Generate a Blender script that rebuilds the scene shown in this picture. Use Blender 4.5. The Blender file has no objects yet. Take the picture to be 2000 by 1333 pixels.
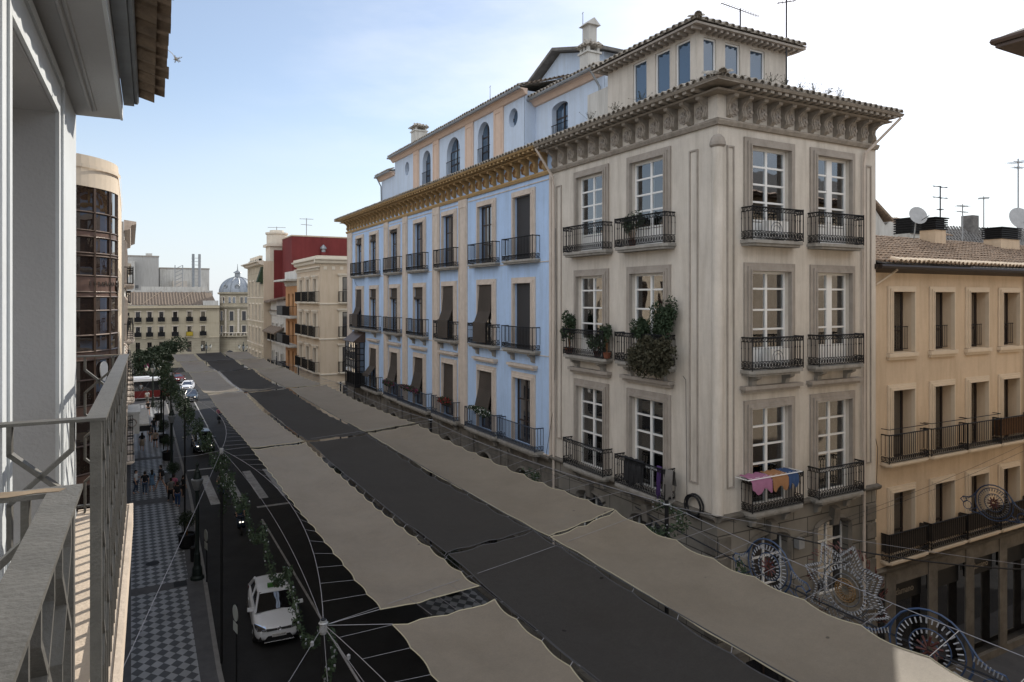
import bpy, math, random
from mathutils import Vector, Matrix
random.seed(7)
R = math.radians
sc = bpy.context.scene
# ---------------------------------------------------------------- camera
H = 14.4
cam_d = bpy.data.cameras.new('camera'); cam = bpy.data.objects.new('camera', cam_d); sc.collection.objects.link(cam)
cam.location = (0, 0, H); cam.rotation_euler = (R(90), 0, -math.atan(745/1359))
cam_d.sensor_width = 36; cam_d.lens = 1359/2000*36; cam_d.shift_y = -0.04175
cam_d.clip_start = 0.05; cam_d.clip_end = 3000
sc.camera = cam
# ---------------------------------------------------------------- sky, sun, exposure
SUN_EL, SUN_AZ = 30.0, 55.0          # azimuth clockwise from +Y (the street axis)
w = bpy.data.worlds.new('World'); sc.world = w; w.use_nodes = True
nt = w.node_tree; N = nt.nodes; L = nt.links; N.clear()
out = N.new('ShaderNodeOutputWorld'); bg = N.new('ShaderNodeBackground'); sky = N.new('ShaderNodeTexSky')
sky.sky_type = 'NISHITA'; sky.sun_disc = False; sky.sun_elevation = R(SUN_EL); sky.sun_rotation = R(SUN_AZ)
sky.air_density = 1.0; sky.dust_density = 0.8; sky.ozone_density = 1.0; sky.altitude = 600
tc = N.new('ShaderNodeTexCoord'); mp = N.new('ShaderNodeMapping'); mp.inputs['Scale'].default_value = (1, 1, 3.4)
nz = N.new('ShaderNodeTexNoise'); nz.inputs['Scale'].default_value = 2.6; nz.inputs['Detail'].default_value = 8; nz.inputs['Roughness'].default_value = .55
L.new(tc.outputs['Generated'], mp.inputs[0]); L.new(mp.outputs[0], nz.inputs[0])
def dirfac(vec, lo, hi):
    d = N.new('ShaderNodeVectorMath'); d.operation = 'DOT_PRODUCT'; d.inputs[1].default_value = vec; L.new(tc.outputs['Generated'], d.inputs[0])
    r = N.new('ShaderNodeMapRange'); r.interpolation_type = 'SMOOTHSTEP'; r.inputs[1].default_value = lo; r.inputs[2].default_value = hi; L.new(d.outputs['Value'], r.inputs[0]); return r.outputs[0]
def nmap(lo, hi, a, b):
    r = N.new('ShaderNodeMapRange'); r.inputs[1].default_value = lo; r.inputs[2].default_value = hi; r.inputs[3].default_value = a; r.inputs[4].default_value = b; L.new(nz.outputs[0], r.inputs[0]); return r.outputs[0]
def mul(a, b):
    m = N.new('ShaderNodeMath'); m.operation = 'MULTIPLY'; L.new(a, m.inputs[0]); L.new(b, m.inputs[1]); return m.outputs[0]
# unseen bright cloud added behind the camera to lift the shaded facades, thin veils elsewhere
cloud_fill = mul(dirfac((-.50, -.80, .33), .0, .55), nmap(.35, .6, .55, 1.0))
veil0 = mul(dirfac((.80, .45, .1), .45, .9), nmap(.48, .68, 0, .5)); va = N.new('ShaderNodeMath'); va.operation = 'ADD'; va.inputs[1].default_value = .13; L.new(veil0, va.inputs[0]); veil = va.outputs[0]
m1 = N.new('ShaderNodeMixRGB'); m1.inputs[2].default_value = (7.5, 7.7, 8.0, 1); L.new(veil, m1.inputs[0]); L.new(sky.outputs[0], m1.inputs[1])
m2 = N.new('ShaderNodeMixRGB'); m2.inputs[2].default_value = (10.6, 10.7, 10.9, 1); L.new(cloud_fill, m2.inputs[0]); L.new(m1.outputs[0], m2.inputs[1])
dz = N.new('ShaderNodeSeparateXYZ'); L.new(tc.outputs['Generated'], dz.inputs[0]); hz = N.new('ShaderNodeMapRange'); hz.interpolation_type = 'SMOOTHSTEP'
hz.inputs[1].default_value = .30; hz.inputs[2].default_value = -.02; hz.inputs[3].default_value = 0; hz.inputs[4].default_value = .85; L.new(dz.outputs[2], hz.inputs[0])
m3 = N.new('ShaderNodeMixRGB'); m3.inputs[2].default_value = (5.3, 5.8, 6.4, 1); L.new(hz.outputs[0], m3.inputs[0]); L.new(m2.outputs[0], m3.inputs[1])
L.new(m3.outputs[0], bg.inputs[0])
bg.inputs[1].default_value = 0.14; L.new(bg.outputs[0], out.inputs[0])
sd = bpy.data.lights.new('sun', 'SUN'); sun = bpy.data.objects.new('sun', sd); sc.collection.objects.link(sun)
sd.energy = 5.0; sd.angle = R(.5); sd.color = (1, .93, .82)
dv = Vector((math.sin(R(SUN_AZ))*math.cos(R(SUN_EL)), math.cos(R(SUN_AZ))*math.cos(R(SUN_EL)), math.sin(R(SUN_EL))))
sun.rotation_euler = dv.to_track_quat('Z', 'Y').to_euler(); sun.location = (30, 20, 60)
sc.view_settings.view_transform = 'Standard'; sc.view_settings.look = 'None'; sc.view_settings.exposure = 0.1; sc.view_settings.gamma = 1
sc.render.engine = 'CYCLES'; sc.cycles.use_denoising = True; sc.cycles.max_bounces = 6; sc.cycles.transparent_max_bounces = 12
sc.cycles.sample_clamp_indirect = 6
# ---------------------------------------------------------------- materials
MATS = {}
def mat(name, col, rough=.85, var=.12, scale=1.2, bump=.0, bscale=30, metal=0, spec=.3, stain=0, streak=0, trans=0, emit=None, col2=None, fine=0, specks=0):
    if name in MATS: return MATS[name]
    m = bpy.data.materials.new(name); m.use_nodes = True; t = m.node_tree; n = t.nodes; l = t.links
    b = n['Principled BSDF']; b.inputs['Roughness'].default_value = rough; b.inputs['Metallic'].default_value = metal
    b.inputs['Specular IOR Level'].default_value = spec
    c = (*col, 1)
    tc = n.new('ShaderNodeTexCoord'); geo = n.new('ShaderNodeNewGeometry')
    cur = None
    if var or col2:
        z = n.new('ShaderNodeTexNoise'); z.inputs['Scale'].default_value = scale; z.inputs['Detail'].default_value = 6; z.inputs['Roughness'].default_value = .65
        l.new(geo.outputs['Position'], z.inputs[0])
        r = n.new('ShaderNodeValToRGB'); r.color_ramp.elements[0].position = .3; r.color_ramp.elements[1].position = .7
        d = col2 if col2 else tuple(x*(1-var) for x in col)
        u = col if col2 else tuple(min(1, x*(1+var*.6)) for x in col)
        r.color_ramp.elements[0].color = (*d, 1); r.color_ramp.elements[1].color = (*u, 1)
        l.new(z.outputs[0], r.inputs[0]); cur = r.outputs[0]
    if stain or streak:
        z2 = n.new('ShaderNodeTexNoise'); z2.inputs['Scale'].default_value = 1.0; z2.inputs['Detail'].default_value = 8; z2.inputs['Roughness'].default_value = .7
        mpn = n.new('ShaderNodeMapping'); mpn.inputs['Scale'].default_value = (3.2, 3.2, .35) if streak else (.6, .6, .6)
        l.new(geo.outputs['Position'], mpn.inputs[0]); l.new(mpn.outputs[0], z2.inputs[0])
        r2 = n.new('ShaderNodeValToRGB'); r2.color_ramp.elements[0].position = .44; r2.color_ramp.elements[1].position = .72
        r2.color_ramp.elements[0].color = (1, 1, 1, 1); k = 1-(stain or streak); r2.color_ramp.elements[1].color = (k, k*.98, k*.95, 1)
        l.new(z2.outputs[0], r2.inputs[0])
        mm = n.new('ShaderNodeMixRGB'); mm.blend_type = 'MULTIPLY'; mm.inputs[0].default_value = 1
        if cur: l.new(cur, mm.inputs[1])
        else: mm.inputs[1].default_value = c
        l.new(r2.outputs[0], mm.inputs[2]); cur = mm.outputs[0]
    for amt, sc_ in ((fine, 26), (fine*.7, 5)) if fine else ():
        zf = n.new('ShaderNodeTexNoise'); zf.inputs['Scale'].default_value = sc_; zf.inputs['Detail'].default_value = 4; zf.inputs['Roughness'].default_value = .8; l.new(geo.outputs['Position'], zf.inputs[0])
        mr = n.new('ShaderNodeMapRange'); mr.inputs[1].default_value = .3; mr.inputs[2].default_value = .7; mr.inputs[3].default_value = 1-amt; mr.inputs[4].default_value = 1+amt*.6; l.new(zf.outputs[0], mr.inputs[0])
        mm = n.new('ShaderNodeMixRGB'); mm.blend_type = 'MULTIPLY'; mm.inputs[0].default_value = 1; l.new(cur, mm.inputs[1]); l.new(mr.outputs[0], mm.inputs[2]); cur = mm.outputs[0]
    if specks:
        vo = n.new('ShaderNodeTexVoronoi'); vo.inputs['Scale'].default_value = specks; l.new(geo.outputs['Position'], vo.inputs[0])
        mr = n.new('ShaderNodeMapRange'); mr.inputs[1].default_value = .035; mr.inputs[2].default_value = .05; mr.inputs[3].default_value = .35; mr.inputs[4].default_value = 1; l.new(vo.outputs['Distance'], mr.inputs[0])
        mm = n.new('ShaderNodeMixRGB'); mm.blend_type = 'MULTIPLY'; mm.inputs[0].default_value = 1; l.new(cur, mm.inputs[1]); l.new(mr.outputs[0], mm.inputs[2]); cur = mm.outputs[0]
    if cur: l.new(cur, b.inputs['Base Color'])
    else: b.inputs['Base Color'].default_value = c
    if bump:
        z3 = n.new('ShaderNodeTexNoise'); z3.inputs['Scale'].default_value = bscale; z3.inputs['Detail'].default_value = 5
        l.new(geo.outputs['Position'], z3.inputs[0])
        bp = n.new('ShaderNodeBump'); bp.inputs['Strength'].default_value = bump; bp.inputs['Distance'].default_value = .02
        l.new(z3.outputs[0], bp.inputs['Height']); l.new(bp.outputs[0], b.inputs['Normal'])
    if trans:
        tr = n.new('ShaderNodeBsdfTranslucent'); ms = n.new('ShaderNodeMixShader'); ms.inputs[0].default_value = trans
        if cur: l.new(cur, tr.inputs[0])
        else: tr.inputs[0].default_value = c
        l.new(b.outputs[0], ms.inputs[1]); l.new(tr.outputs[0], ms.inputs[2]); l.new(ms.outputs[0], n['Material Output'].inputs[0])
    if emit:
        b.inputs['Emission Color'].default_value = c; b.inputs['Emission Strength'].default_value = emit
    MATS[name] = m
    return m
def glassmat(name, tint=(.75, .8, .82), gain=1.0, base=.03, dark=None):
    m = bpy.data.materials.new(name); m.use_nodes = True; t = m.node_tree; n = t.nodes; l = t.links
    n.remove(n['Principled BSDF'])
    if dark: tr = n.new('ShaderNodeBsdfDiffuse')
    else: tr = n.new('ShaderNodeBsdfTransparent')
    tr.inputs[0].default_value = (*(dark or tint), 1)
    gl = n.new('ShaderNodeBsdfGlossy'); gl.inputs['Roughness'].default_value = .015; gl.inputs[0].default_value = (.95, .97, 1, 1)
    fr = n.new('ShaderNodeFresnel'); fr.inputs[0].default_value = 1.5
    ma = n.new('ShaderNodeMath'); ma.operation = 'MULTIPLY_ADD'; ma.inputs[1].default_value = gain; ma.inputs[2].default_value = base; ma.use_clamp = True
    z = n.new('ShaderNodeTexNoise'); z.inputs['Scale'].default_value = .9; g = n.new('ShaderNodeNewGeometry'); bp = n.new('ShaderNodeBump')
    bp.inputs['Strength'].default_value = .12; bp.inputs['Distance'].default_value = .06
    l.new(g.outputs['Position'], z.inputs[0]); l.new(z.outputs[0], bp.inputs['Height']); l.new(bp.outputs[0], gl.inputs['Normal'])
    ms = n.new('ShaderNodeMixShader')
    l.new(fr.outputs[0], ma.inputs[0]); l.new(ma.outputs[0], ms.inputs[0]); l.new(tr.outputs[0], ms.inputs[1]); l.new(gl.outputs[0], ms.inputs[2])
    l.new(ms.outputs[0], n['Material Output'].inputs[0]); MATS[name] = m
    return m
def patmat(name, c1, c2, kind, sx, sy, rough=.85, lo=.5, bump=.3, dirt=.25):
    """brick / wave / checker patterns in world space"""
    m = bpy.data.materials.new(name); m.use_nodes = True; t = m.node_tree; n = t.nodes; l = t.links
    b = n['Principled BSDF']; b.inputs['Roughness'].default_value = rough
    g = n.new('ShaderNodeNewGeometry'); mpn = n.new('ShaderNodeMapping'); l.new(g.outputs['Position'], mpn.inputs[0])
    z = n.new('ShaderNodeTexNoise'); z.inputs['Scale'].default_value = .7; z.inputs['Detail'].default_value = 8; l.new(g.outputs['Position'], z.inputs[0])
    if kind == 'diamond':
        sp = n.new('ShaderNodeSeparateXYZ'); l.new(g.outputs['Position'], sp.inputs[0])
        a = n.new('ShaderNodeMath'); a.operation = 'DIVIDE'; a.inputs[1].default_value = sx; l.new(sp.outputs[0], a.inputs[0])
        c = n.new('ShaderNodeMath'); c.operation = 'DIVIDE'; c.inputs[1].default_value = sy; l.new(sp.outputs[1], c.inputs[0])
        p = n.new('ShaderNodeMath'); p.operation = 'ADD'; q = n.new('ShaderNodeMath'); q.operation = 'SUBTRACT'
        for o in (p, q): l.new(a.outputs[0], o.inputs[0]); l.new(c.outputs[0], o.inputs[1])
        cb = n.new('ShaderNodeCombineXYZ'); l.new(p.outputs[0], cb.inputs[0]); l.new(q.outputs[0], cb.inputs[1]); cb.inputs[2].default_value = .5
        x = n.new('ShaderNodeTexChecker'); x.inputs['Scale'].default_value = 1; x.inputs['Color1'].default_value = (*c1, 1); x.inputs['Color2'].default_value = (*c2, 1)
        l.new(cb.outputs[0], x.inputs['Vector']); colo = x.outputs['Color']; h = None
    elif kind == 'brick':
        sp = n.new('ShaderNodeSeparateXYZ'); l.new(g.outputs['Position'], sp.inputs[0])
        ad = n.new('ShaderNodeMath'); ad.operation = 'ADD'; l.new(sp.outputs[0], ad.inputs[0]); l.new(sp.outputs[1], ad.inputs[1])
        cb = n.new('ShaderNodeCombineXYZ'); l.new(ad.outputs[0], cb.inputs[0]); l.new(sp.outputs[2], cb.inputs[1])
        x = n.new('ShaderNodeTexBrick'); x.inputs['Scale'].default_value = 1; x.inputs['Brick Width'].default_value = sx; x.inputs['Row Height'].default_value = sy
        x.inputs['Mortar Size'].default_value = .018; x.inputs['Color1'].default_value = (*c1, 1); x.inputs['Color2'].default_value = (*[v*.9 for v in c1], 1); x.inputs['Mortar'].default_value = (*c2, 1)
        l.new(cb.outputs[0], x.inputs['Vector']); colo = x.outputs['Color']; h = x.outputs['Fac']
    else:
        mpn.inputs['Scale'].default_value = (sx, sx, sy)
        x = n.new('ShaderNodeTexWave'); x.wave_type = 'BANDS'; x.bands_direction = 'Z' if kind == 'waveZ' else 'DIAGONAL'; x.inputs['Scale'].default_value = 1
        x.inputs['Distortion'].default_value = .4
        l.new(mpn.outputs[0], x.inputs['Vector']); r = n.new('ShaderNodeValToRGB')
        r.color_ramp.elements[0].color = (*c2, 1); r.color_ramp.elements[1].color = (*c1, 1); l.new(x.outputs['Fac'], r.inputs[0]); colo = r.outputs[0]; h = x.outputs['Fac']
    r2 = n.new('ShaderNodeValToRGB'); r2.color_ramp.elements[0].position = .35; r2.color_ramp.elements[1].position = .7
    k = 1-dirt; r2.color_ramp.elements[0].color = (k, k, k*.97, 1); r2.color_ramp.elements[1].color = (1, 1, 1, 1); l.new(z.outputs[0], r2.inputs[0])
    mm = n.new('ShaderNodeMixRGB'); mm.blend_type = 'MULTIPLY'; mm.inputs[0].default_value = 1; l.new(colo, mm.inputs[1]); l.new(r2.outputs[0], mm.inputs[2])
    l.new(mm.outputs[0], b.inputs['Base Color'])
    if h and bump:
        bp = n.new('ShaderNodeBump'); bp.inputs['Strength'].default_value = bump; bp.inputs['Distance'].default_value = .02; bp.invert = kind == 'brick'
        l.new(h, bp.inputs['Height']); l.new(bp.outputs[0], b.inputs['Normal'])
    MATS[name] = m
    return m
M_ = MATS
mat('asphalt', (.020, .020, .021), .75, .4, .5, .4, 60, stain=.35, fine=.2)
mat('marking', (.42, .42, .42), .7, .35, 4, stain=.4)
mat('kerbstone', (.2, .195, .19), .8, .2, 2, .2)
mat('plainpave', (.085, .085, .09), .8, .25, 1.5, .2)
patmat('diamonds', (.31, .32, .34), (.062, .066, .074), 'diamond', .46, .62, .6, dirt=.3)
mat('white_paint', (.56, .59, .61), .6, .06, 2, .12, 40, stain=.08)
mat('grey_plaster', (.40, .40, .405), .85, .06, 1, .25, 50)
mat('blue_plaster', (.42, .565, .80), .9, .07, .9, .2, 40, streak=.14, fine=.06)
mat('pale_blue', (.52, .61, .74), .9, .06, .9, .12, 40, streak=.12, fine=.04)
mat('stone_trim', (.56, .49, .43), .85, .12, 3, .2, 40, streak=.18)
mat('peach_trim', (.60, .46, .37), .85, .08, 3)
mat('ochre', (.40, .27, .13), .8, .2, 4, .2, 40)
mat('ochre_dark', (.22, .12, .05), .85, .2, 4, .2, 40)
mat('grey_wall', (.575, .53, .47), .88, .10, .8, .3, 45, streak=.24, fine=.05)
mat('grey_trim', (.34, .305, .27), .85, .15, 3, .3, 50, streak=.2)
mat('cornice_grey', (.30, .265, .225), .9, .3, 5, .35, 40)
patmat('rustic_grey', (.26, .24, .21), (.07, .065, .06), 'brick', 1.3, .62, .9, dirt=.4)
mat('ground_stone', (.17, .155, .135), .9, .3, 2, .4, 30, stain=.4)
mat('tan_wall', (.60, .475, .345), .9, .08, .7, .25, 50, streak=.16, fine=.05)
mat('tan_trim', (.62, .52, .40), .85, .07, 3)
mat('cream_wall', (.53, .44, .34), .9, .07, .5, .1, 20, streak=.12)
mat('cream_trim', (.62, .56, .47), .85, .06, 3)
mat('far_wall', (.44, .385, .285), .9, .08, .3, streak=.1)
patmat('far_rustic', (.42, .37, .28), (.25, .21, .15), 'brick', 3.5, .55, .9, bump=.2)
patmat('classic_stone', (.52, .45, .34), (.27, .23, .17), 'brick', 1.6, .8, .9, bump=.2)
mat('orange_wall', (.50, .27, .13), .9, .1, .5, streak=.15)
mat('red_wall', (.17, .033, .033), .9, .15, .4, .1, 20, streak=.2)
mat('offwhite', (.55, .54, .51), .9, .1, .6, streak=.3)
mat('block_white', (.44, .43, .41), .9, .08, .15, streak=.2)
mat('beige_pink', (.64, .54, .42), .85, .07, .6, .1, 30, streak=.12)
mat('iron', (.012, .012, .013), .6, .3, 12, spec=.2)
mat('iron_blue', (.035, .045, .065), .5, .3, 12, metal=.3)
mat('rail_grey', (.125, .12, .11), .55, .22, 9, .25, 90, metal=.25, stain=.25)
mat('rust', (.20, .15, .10), .8, .3, 14)
mat('slab_stone', (.30, .285, .26), .85, .2, 4, .3, 40, streak=.3)
mat('balcony_floor', (.55, .46, .37), .85, .15, 3, .3, 50, stain=.25)
mat('tile', (.25, .19, .145), .9, .5, 5, .5, 30, col2=(.10, .085, .07))
mat('tile_end', (.52, .48, .42), .9, .5, 7, .5, 40, col2=(.15, .13, .11))
mat('tile_warm', (.38, .27, .19), .9, .5, 9, .6, 30, col2=(.085, .068, .055))
mat('tile_grey', (.20, .19, .18), .9, .4, 3, .5, 30, col2=(.09, .085, .08))
mat('tile_under', (.22, .16, .11), .9, .4, 9, .5, 40, col2=(.10, .075, .055))
mat('straw', (.42, .36, .25), .9, .3, 20); mat('weeds', (.16, .13, .07), .9, .4, 20)
mat('pvc_white', (.72, .72, .71), .4, .04, 3, spec=.5)
mat('dark_wood', (.032, .022, .018), .5, .3, 12, spec=.4)
mat('wood_brown', (.14, .065, .025), .7, .35, 10)
patmat('esparto', (.085, .066, .052), (.03, .024, .02), 'waveZ', .2, 14, .9, dirt=.3)
patmat('louvre', (.035, .033, .035), (.012, .012, .014), 'waveZ', .1, 12, .6, dirt=.2)
patmat('shutter_grey', (.22, .22, .225), (.12, .12, .125), 'waveZ', .1, 10, .7, dirt=.1)
mat('curtain', (.72, .73, .68), .9, .15, 8, trans=.2)
mat('curtain_blue', (.42, .48, .54), .9, .15, 8)
mat('room_dark', (.02, .02, .02), .9, 0)
glassmat('glass', (.84, .88, .90), 2.0, .10)
glassmat('glass_dark', gain=2.4, base=.09, dark=(.012, .012, .014))
glassmat('glass_brown', gain=1.6, base=.07, dark=(.028, .018, .014))
glassmat('glass_blue', gain=1.2, base=.12, dark=(.02, .05, .09))
mat('bronze', (.10, .07, .055), .4, .2, 4, metal=.4)
mat('spandrel', (.14, .085, .065), .3, .2, 2, spec=.6)
mat('awning_beige', (.215, .180, .136), .62, .07, .5, .4, 160, spec=.45, trans=.12, stain=.14, fine=.10, specks=1.1)
mat('awning_grey', (.047, .043, .039), .85, .12, .6, .4, 160, spec=.12, trans=.05, stain=.22, fine=.16, specks=.9)
mat('hem', (.36, .33, .24), .9, .1)
mat('rope', (.24, .24, .26), .7, .2, 8)
mat('rope_dark', (.06, .06, .065), .7, .2, 8)
mat('cable_black', (.012, .012, .014), .5, 0)
mat('leaf', (.04, .062, .03), .7, .5, 6, col2=(.012, .026, .013))
mat('leaf_dry', (.07, .062, .038), .8, .4, 6, col2=(.025, .028, .016))
mat('leaf_tree', (.028, .042, .018), .8, .5, .8, col2=(.010, .018, .008))
mat('bloom', (.25, .02, .11), .8, .3, 9); mat('bloom_white', (.6, .6, .6), .8, .1, 9); mat('bloom_red', (.35, .015, .03), .8, .3, 9)
mat('bulb', (.27, .275, .29), .3, .2, 9); mat('bulb_dull', (.12, .12, .125), .5, .3, 9); mat('bulb_blue', (.035, .06, .12), .4, 0); mat('tinsel', (.09, .03, .025), .5, .3, 9); mat('bulb_gold', (.14, .08, .03), .4, 0)
mat('terracotta', (.16, .06, .035), .8, .2, 6); mat('pot_green', (.12, .25, .05), .6, .1, 6)
mat('metal_light', (.34, .35, .36), .5, .15, 5, metal=.3); mat('zinc', (.30, .32, .34), .5, .2, 2, metal=.6, streak=.2)
mat('slate_dome', (.30, .33, .37), .45, .25, 1.5, metal=.3, streak=.2)
mat('car_white', (.74, .76, .80), .25, .02, 2, spec=.6); mat('car_silver', (.42, .43, .45), .3, .02, 2, metal=.5); mat('car_dark', (.035, .05, .07), .25, .05, 2, spec=.6)
mat('car_red', (.13, .012, .012), .3, .05, 2, spec=.6); mat('tyre', (.02, .02, .02), .8, .1, 9); mat('chrome', (.6, .6, .62), .2, 0, metal=.9)
mat('black_plastic', (.015, .015, .016), .5, 0); mat('lamp_on', (1, .93, .8), .4, 0, emit=2.2); mat('red_on', (.9, .05, .03), .4, 0, emit=2.5)
mat('skin', (.45, .27, .19), .6, .05, 9); mat('hair', (.02, .014, .01), .6, .2, 9)
mat('cloth_white', (.55, .56, .57), .9, .1, 9); mat('cloth_black', (.02, .02, .022), .9, .1, 9); mat('cloth_blue', (.10, .16, .24), .9, .1, 9)
mat('denim', (.05, .07, .11), .9, .1, 9); mat('cloth_pink', (.45, .14, .22), .9, .1, 9); mat('cloth_grey', (.16, .15, .14), .9, .1, 9); mat('cloth_tan', (.33, .27, .21), .9, .1, 9)
mat('laundry_pink', (.28, .12, .20), .9, .1, 9); mat('laundry_orange', (.26, .13, .06), .9, .1, 9); mat('laundry_blue', (.03, .06, .14), .9, .1, 9); mat('laundry_purple', (.06, .03, .12), .9, .1, 9)
mat('lantern_glass', (.6, .6, .55), .3, 0); mat('lamp_iron', (.018, .026, .024), .5, .2, 9, metal=.3)
mat('sign_face', (.32, .34, .32), .5, .1, 6); mat('plate', (.6, .6, .6), .5, 0); mat('green_sign', (.05, .16, .03), .5, 0)
mat('letter', (.35, .33, .30), .6, 0); mat('letter_dark', (.03, .02, .015), .6, 0); mat('text_pale', (.25, .22, .18), .6, 0); mat('yellow', (.55, .40, .04), .7, 0)
# ---------------------------------------------------------------- mesh helpers
def I4(): return Matrix.Identity(4)
class MB:
    def __init__(s, M=None): s.v = []; s.f = []; s.M = M
    def p(s, *P):
        i = len(s.v)
        for q in P:
            q = Vector(q); s.v.append(s.M @ q if s.M is not None else q)
        return i
    def face(s, *P):
        i = s.p(*P); s.f.append(tuple(range(i, i+len(P))))
    def box(s, x0, x1, y0, y1, z0, z1):
        if x0 > x1: x0, x1 = x1, x0
        if y0 > y1: y0, y1 = y1, y0
        if z0 > z1: z0, z1 = z1, z0
        i = s.p((x0,y0,z0),(x1,y0,z0),(x1,y1,z0),(x0,y1,z0),(x0,y0,z1),(x1,y0,z1),(x1,y1,z1),(x0,y1,z1))
        for a in ((0,3,2,1),(4,5,6,7),(0,1,5,4),(1,2,6,5),(2,3,7,6),(3,0,4,7)): s.f.append(tuple(i+k for k in a))
    def hexa(s, P):
        i = s.p(*P)
        for a in ((0,3,2,1),(4,5,6,7),(0,1,5,4),(1,2,6,5),(2,3,7,6),(3,0,4,7)): s.f.append(tuple(i+k for k in a))
    def prism(s, pts, a, b, ax='x'):
        """pts: 2-D polygon; ax x: pts=(y,z); y: pts=(x,z); z: pts=(x,y)"""
        g = {'x': lambda t, q: (t, q[0], q[1]), 'y': lambda t, q: (q[0], t, q[1]), 'z': lambda t, q: (q[0], q[1], t)}[ax]
        n = len(pts); i = s.p(*[g(a, q) for q in pts], *[g(b, q) for q in pts])
        s.f.append(tuple(range(i+n-1, i-1, -1))); s.f.append(tuple(range(i+n, i+2*n)))
        for k in range(n): s.f.append((i+k, i+(k+1) % n, i+n+(k+1) % n, i+n+k))
    def tube(s, pts, r, n=5, closed=False, cap=True):
        pts = [Vector(p) for p in pts]; m = len(pts); rr = r if isinstance(r, (list, tuple)) else [r]*m
        rings = []
        for k, p in enumerate(pts):
            if closed: d = pts[(k+1) % m]-pts[k-1]
            else: d = pts[min(k+1, m-1)]-pts[max(k-1, 0)]
            if d.length < 1e-9: d = Vector((0, 0, 1))
            d.normalize(); u = d.cross(Vector((0, 0, 1)))
            if u.length < .05: u = d.cross(Vector((1, 0, 0)))
            u.normalize(); v = d.cross(u)
            rings.append(s.p(*[p+(u*math.cos(2*math.pi*j/n)+v*math.sin(2*math.pi*j/n))*rr[k] for j in range(n)]))
        for k in range(m if closed else m-1):
            a, b = rings[k], rings[(k+1) % m]
            for j in range(n): s.f.append((a+j, a+(j+1) % n, b+(j+1) % n, b+j))
        if cap and not closed:
            s.f.append(tuple(rings[0]+j for j in range(n-1, -1, -1))); s.f.append(tuple(rings[-1]+j for j in range(n)))
    def lathe(s, prof, c=(0, 0, 0), n=12):
        c = Vector(c); rings = []
        for r, z in prof: rings.append(s.p(*[c+Vector((r*math.cos(2*math.pi*j/n), r*math.sin(2*math.pi*j/n), z)) for j in range(n)]))
        for a, b in zip(rings, rings[1:]):
            for j in range(n): s.f.append((a+j, a+(j+1) % n, b+(j+1) % n, b+j))
        s.f.append(tuple(rings[0]+j for j in range(n-1, -1, -1))); s.f.append(tuple(rings[-1]+j for j in range(n)))
    def ring(s, c, r, t, ax='y', n=12, m=4):
        c = Vector(c)
        f = {'y': lambda a: Vector((math.cos(a), 0, math.sin(a))), 'x': lambda a: Vector((0, math.cos(a), math.sin(a))), 'z': lambda a: Vector((math.cos(a), math.sin(a), 0))}[ax]
        s.tube([c+f(2*math.pi*k/n)*r for k in range(n)], t, m, True)
    def leaf(s, c, size):
        a, b = random.uniform(0, 6.28), random.uniform(-1.2, 1.2)
        u = Vector((math.cos(a)*math.cos(b), math.sin(a)*math.cos(b), math.sin(b))); v = u.cross(Vector((random.random()-.5, random.random()-.5, random.random()-.5))).normalized()
        c = Vector(c); l, w_ = size, size*.45
        s.face(c-u*l*.5, c+v*w_*.5, c+u*l*.5, c-v*w_*.5)
    def mesh(s, name, m, smooth=False):
        me = bpy.data.meshes.new(name); me.from_pydata([tuple(q) for q in s.v], [], s.f)
        if m: me.materials.append(MATS[m] if isinstance(m, str) else m)
        if smooth: me.shade_smooth()
        me.update(); return me
    def build(s, name, m, parent=None, loc=(0, 0, 0), rz=0, smooth=False):
        return obj(name, s.mesh(name, m, smooth), parent, loc, rz)
def obj(name, me, parent=None, loc=(0, 0, 0), rz=0):
    o = bpy.data.objects.new(name, me); sc.collection.objects.link(o); o.parent = parent; o.location = loc; o.rotation_euler = (0, 0, rz); return o
def tag(o, label=None, cat=None, group=None, kind=None):
    if label: o['label'] = label
    if cat: o['category'] = cat
    if group: o['group'] = group
    if kind: o['kind'] = kind
    return o
def thing(name, label, cat, loc=(0, 0, 0), rz=0, group=None):
    return tag(obj(name, None, None, loc, rz), label, cat, group)
def dup(root, loc, rz=None, label=None):
    def cp(o, par):
        c = o.copy(); sc.collection.objects.link(c); c.parent = par
        for ch in list(o.children): cp(ch, c)
        return c
    r = cp(root, None); r.location = loc
    if rz is not None: r.rotation_euler = (0, 0, rz)
    if label: r['label'] = label
    return r
class Fr:
    """frame of a facade inside a building: x along the wall, y outward, z up"""
    def __init__(s, root, loc, rz): s.root = root; s.loc = Vector(loc); s.rz = rz; s.M = Matrix.Translation(s.loc) @ Matrix.Rotation(rz, 4, 'Z')
    def mb(s): return MB(s.M)
    def put(s, name, me, a, o, z, parent=None):
        if parent: return obj(name, me, parent, (a, o, z))
        return obj(name, me, s.root, s.M @ Vector((a, o, z)), s.rz)
def arcpts(s0, s1, z0, z1, kind, n=7):
    """upper-left quarter etc. of an opening: returns loop ccw"""
    c = (s0+s1)/2; r = (s1-s0)/2
    if kind == 'arch':
        zs = z1-r
        return [(s0, z0), (s1, z0)]+[(c+r*math.cos(math.pi*k/(2*n)), zs+r*math.sin(math.pi*k/(2*n))) for k in range(2*n+1)]
    if kind == 'seg':
        h = r*.35; zs = z1-h
        return [(s0, z0), (s1, z0)]+[(c+r*math.cos(math.pi*k/(2*n)), zs+h*math.sin(math.pi*k/(2*n))) for k in range(2*n+1)]
    rz = (z1-z0)/2; cz = (z0+z1)/2
    return [(c+r*math.cos(math.pi*k/(2*n)), cz+rz*math.sin(math.pi*k/(2*n))) for k in range(4*n)]
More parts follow.
